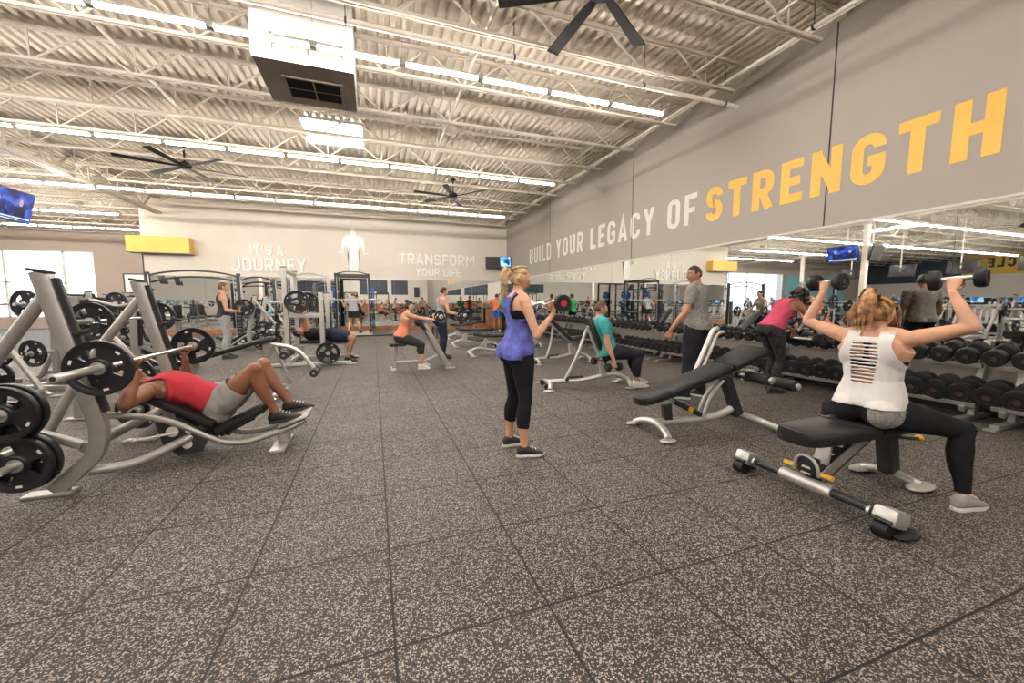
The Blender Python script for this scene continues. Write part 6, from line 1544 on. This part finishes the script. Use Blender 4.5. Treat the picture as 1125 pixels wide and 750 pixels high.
# 8 standing curl beyond the preacher bench
simple('standing person in a pale vest and dark leggings gripping a barbell rack', (1.50, 9.05, 0), -82,
       stand(1.70, P=(0, -.06, .90), u0=(0, .10, 1), u1=(0, .16, 1), head_up=(0, .15, 1), head_fwd=(0, 1, -.3), rh=dict(grip=(.2, .42, 1.0), d=(0, 1, .1), n=(0, 0, -1), pole=(.5, -.4, -1)), lh=dict(grip=(-.2, .42, 1.0), d=(0, 1, .1), n=(0, 0, -1), pole=(-.5, -.4, -1))),
       1.70, 'f', 'skin_fair', 'pale_grey_fabric', 'navy_fabric', 'shoe_black', 'hair_black', .012, tank=True)
barbell((1.92, 9.05, 1.0), 'barbell held at the waist by the person in the pale vest', half=.6, inner=.42, r=.013)
for sg in (-1, 1): plate((1.92, 9.05+sg*.46, 1.0), 'plate on the %s end of the bar of the lifter in the pale vest' % ('near' if sg < 0 else 'far'), r=.16, t=.03)
# 9 man lying in the half rack
simple('man lying on a bench in a black top and navy shorts pressing overhead', (S3[0], S3[1], 0), -90,
       dict(P=(0, .36, .60), u0=(0, -1, .0), u1=(0, -1, .04), fwd=(0, 0, 1), head_up=(0, -1, .15), head_fwd=(0, .1, 1), rh=dict(grip=(.34, -.20, 1.30), d=(0, 0, 1), n=(0, 1, 0), pole=(1, 0, -.2)), lh=dict(grip=(-.34, -.20, 1.30), d=(0, 0, 1), n=(0, 1, 0), pole=(-1, 0, -.2)),
            rf=dict(ankle=(.22, .66, .083), toe=(.2, 1, 0), pole=(.1, 1, 1)), lf=dict(ankle=(-.22, .66, .083), toe=(-.2, 1, 0), pole=(-.1, 1, 1))),
       1.78, 'm', 'skin_tan', 'black_knit', 'navy_fabric', 'shoe_black', 'hair_black', .011, short=2, sleeve=.3)
# 10 man at the power rack
simple('man from behind in a grey T-shirt and black shorts at the black power rack', (-.76, 17.30, .05), 0,
       stand(1.76, P=(0, -.05, .90), u0=(0, .15, 1), u1=(0, .25, 1), head_up=(0, .4, 1), head_fwd=(0, 1, -.5), rh=dict(grip=(.42, -.17, 1.37), d=(.2, .5, .8), n=(0, 1, 0), pole=(.5, -.5, -1)), lh=dict(grip=(-.42, -.17, 1.37), d=(-.2, .5, .8), n=(0, 1, 0), pole=(-.5, -.5, -1)), rf=dict(ankle=(.22, 0, .083), toe=(.3, 1, 0)), lf=dict(ankle=(-.22, 0, .083), toe=(-.3, 1, 0))),
       1.76, 'm', 'skin_fair', 'pale_grey_fabric', 'charcoal_fabric', 'shoe_black', 'hair_brown', .014, short=True)
# 11 man in cyan
simple('man from behind in a light cyan T-shirt near the back mirror', (-3.75, 17.4, 0), 10,
       stand(1.74, rh=dict(wrist=(.26, .12, .88), d=(0, .2, -1), n=(-1, 0, 0), pole=(.4, -1, 0)), lh=dict(wrist=(-.26, .12, .88), d=(0, .2, -1), n=(1, 0, 0), pole=(-.4, -1, 0))), 1.74, 'm', 'skin_tan', 'cyan_jersey', 'pale_grey_fabric', 'shoe_black', 'hair_brown', .014)
# 12 man standing left in black vest
simple('standing man in a charcoal vest curling between the left benches', (-3.25, 10.75, 0), -70,
       stand(1.80, head_fwd=(0, 1, -.1), rh=dict(grip=(.22, .36, 1.15), d=(0, .8, .5), n=(0, -.5, .8), pole=(.4, -.4, -1)), lh=dict(grip=(-.22, .36, 1.15), d=(0, .8, .5), n=(0, -.5, .8), pole=(-.4, -.4, -1))), 1.80, 'm', 'skin_light', 'charcoal_fabric', 'pale_grey_fabric', 'shoe_black', 'hair_brown', .012, tank=True)
a = R(-70); put_db(-3.25+.36*math.sin(-a)*1, 10.75+.36*math.cos(a), 1.15, .07, 'black dumbbell bar curled by the man in the charcoal vest', None, rz=-70, tilt=0, grip=.62)
# 13/14 two seated people by the back corner, mostly seen in the mirror
simple('person in an orange top and blue shorts near the back corner', (5.15, 16.6, 0), -15,
       stand(1.72, rh=dict(wrist=(.5, .25, 1.35), d=(.6, .5, .4), n=(0, 1, 0), pole=(1, -.4, -.4)), lh=dict(wrist=(-.5, .25, 1.35), d=(-.6, .5, .4), n=(0, 1, 0), pole=(-1, -.4, -.4))), 1.72, 'm', 'skin_tan', 'orange_jersey', 'royal_fabric', 'shoe_white', 'hair_brown', .015, short=True, tank=True)
simple('person in a green top and black trousers beside the far dumbbell racks', (5.0, 14.9, 0), -30,
       stand(1.70, rh=dict(wrist=(.26, .2, 1.0), d=(0, .8, .2), n=(-1, 0, 0), pole=(.4, -1, 0)), lh=dict(wrist=(-.26, .2, 1.0), d=(0, .8, .2), n=(1, 0, 0), pole=(-.4, -1, 0))), 1.70, 'm', 'skin_light', 'green_jersey', 'black_knit', 'shoe_black', 'hair_brown', .015)
# people behind the camera, met only in the mirrors
simple('person in a white top standing behind the camera near the racks', (-3.4, -5.2, 0), 20,
       stand(1.75, rh=dict(wrist=(.3, .3, 1.1), d=(0, .8, .2), n=(-1, 0, 0), pole=(.4, -1, 0)), lh=dict(wrist=(-.3, .3, 1.1), d=(0, .8, .2), n=(1, 0, 0), pole=(-.4, -1, 0))), 1.75, 'm', 'skin_tan', 'white_jersey', 'black_knit', 'shoe_black', 'hair_black', .016, short=True)
# ---------------------------------------------------------------- camera, world, view
cd = bpy.data.cameras.new('camera'); cam = bpy.data.objects.new('camera', cd); COL.objects.link(cam); SC.camera = cam
cd.sensor_fit = 'HORIZONTAL'; cd.sensor_width = 36; cd.lens = 430.2/1125*36; cd.clip_end = 200; cd.clip_start = .05
yaw, pit, rol = .3396, .0985, -.0016
fw = V((math.sin(yaw)*math.cos(pit), math.cos(yaw)*math.cos(pit), -math.sin(pit))); rt = fw.cross(V((0,0,1))).normalized(); upv = rt.cross(fw)
r2 = rt*math.cos(rol)+upv*math.sin(rol); u2 = -rt*math.sin(rol)+upv*math.cos(rol)
cam.matrix_world = Matrix.Translation((0, 0, 1.278)) @ Matrix((r2, u2, -fw)).transposed().to_4x4()
wd = bpy.data.worlds.new('world'); SC.world = wd; wd.use_nodes = True
wd.node_tree.nodes['Background'].inputs[0].default_value = (.8,.85,.9,1); wd.node_tree.nodes['Background'].inputs[1].default_value = .6
SC.view_settings.view_transform = 'Standard'; SC.view_settings.look = 'None'; SC.view_settings.gamma = 1; SC.view_settings.exposure = EXPO
SC.view_settings.use_curve_mapping = False
SC.cycles.use_denoising = True; SC.cycles.max_bounces = 8; SC.cycles.diffuse_bounces = 5; SC.cycles.glossy_bounces = 4; SC.cycles.transmission_bounces = 2
SC.cycles.use_light_tree = True; SC.cycles.sample_clamp_indirect = 6; SC.cycles.caustics_reflective = False; SC.cycles.caustics_refractive = False
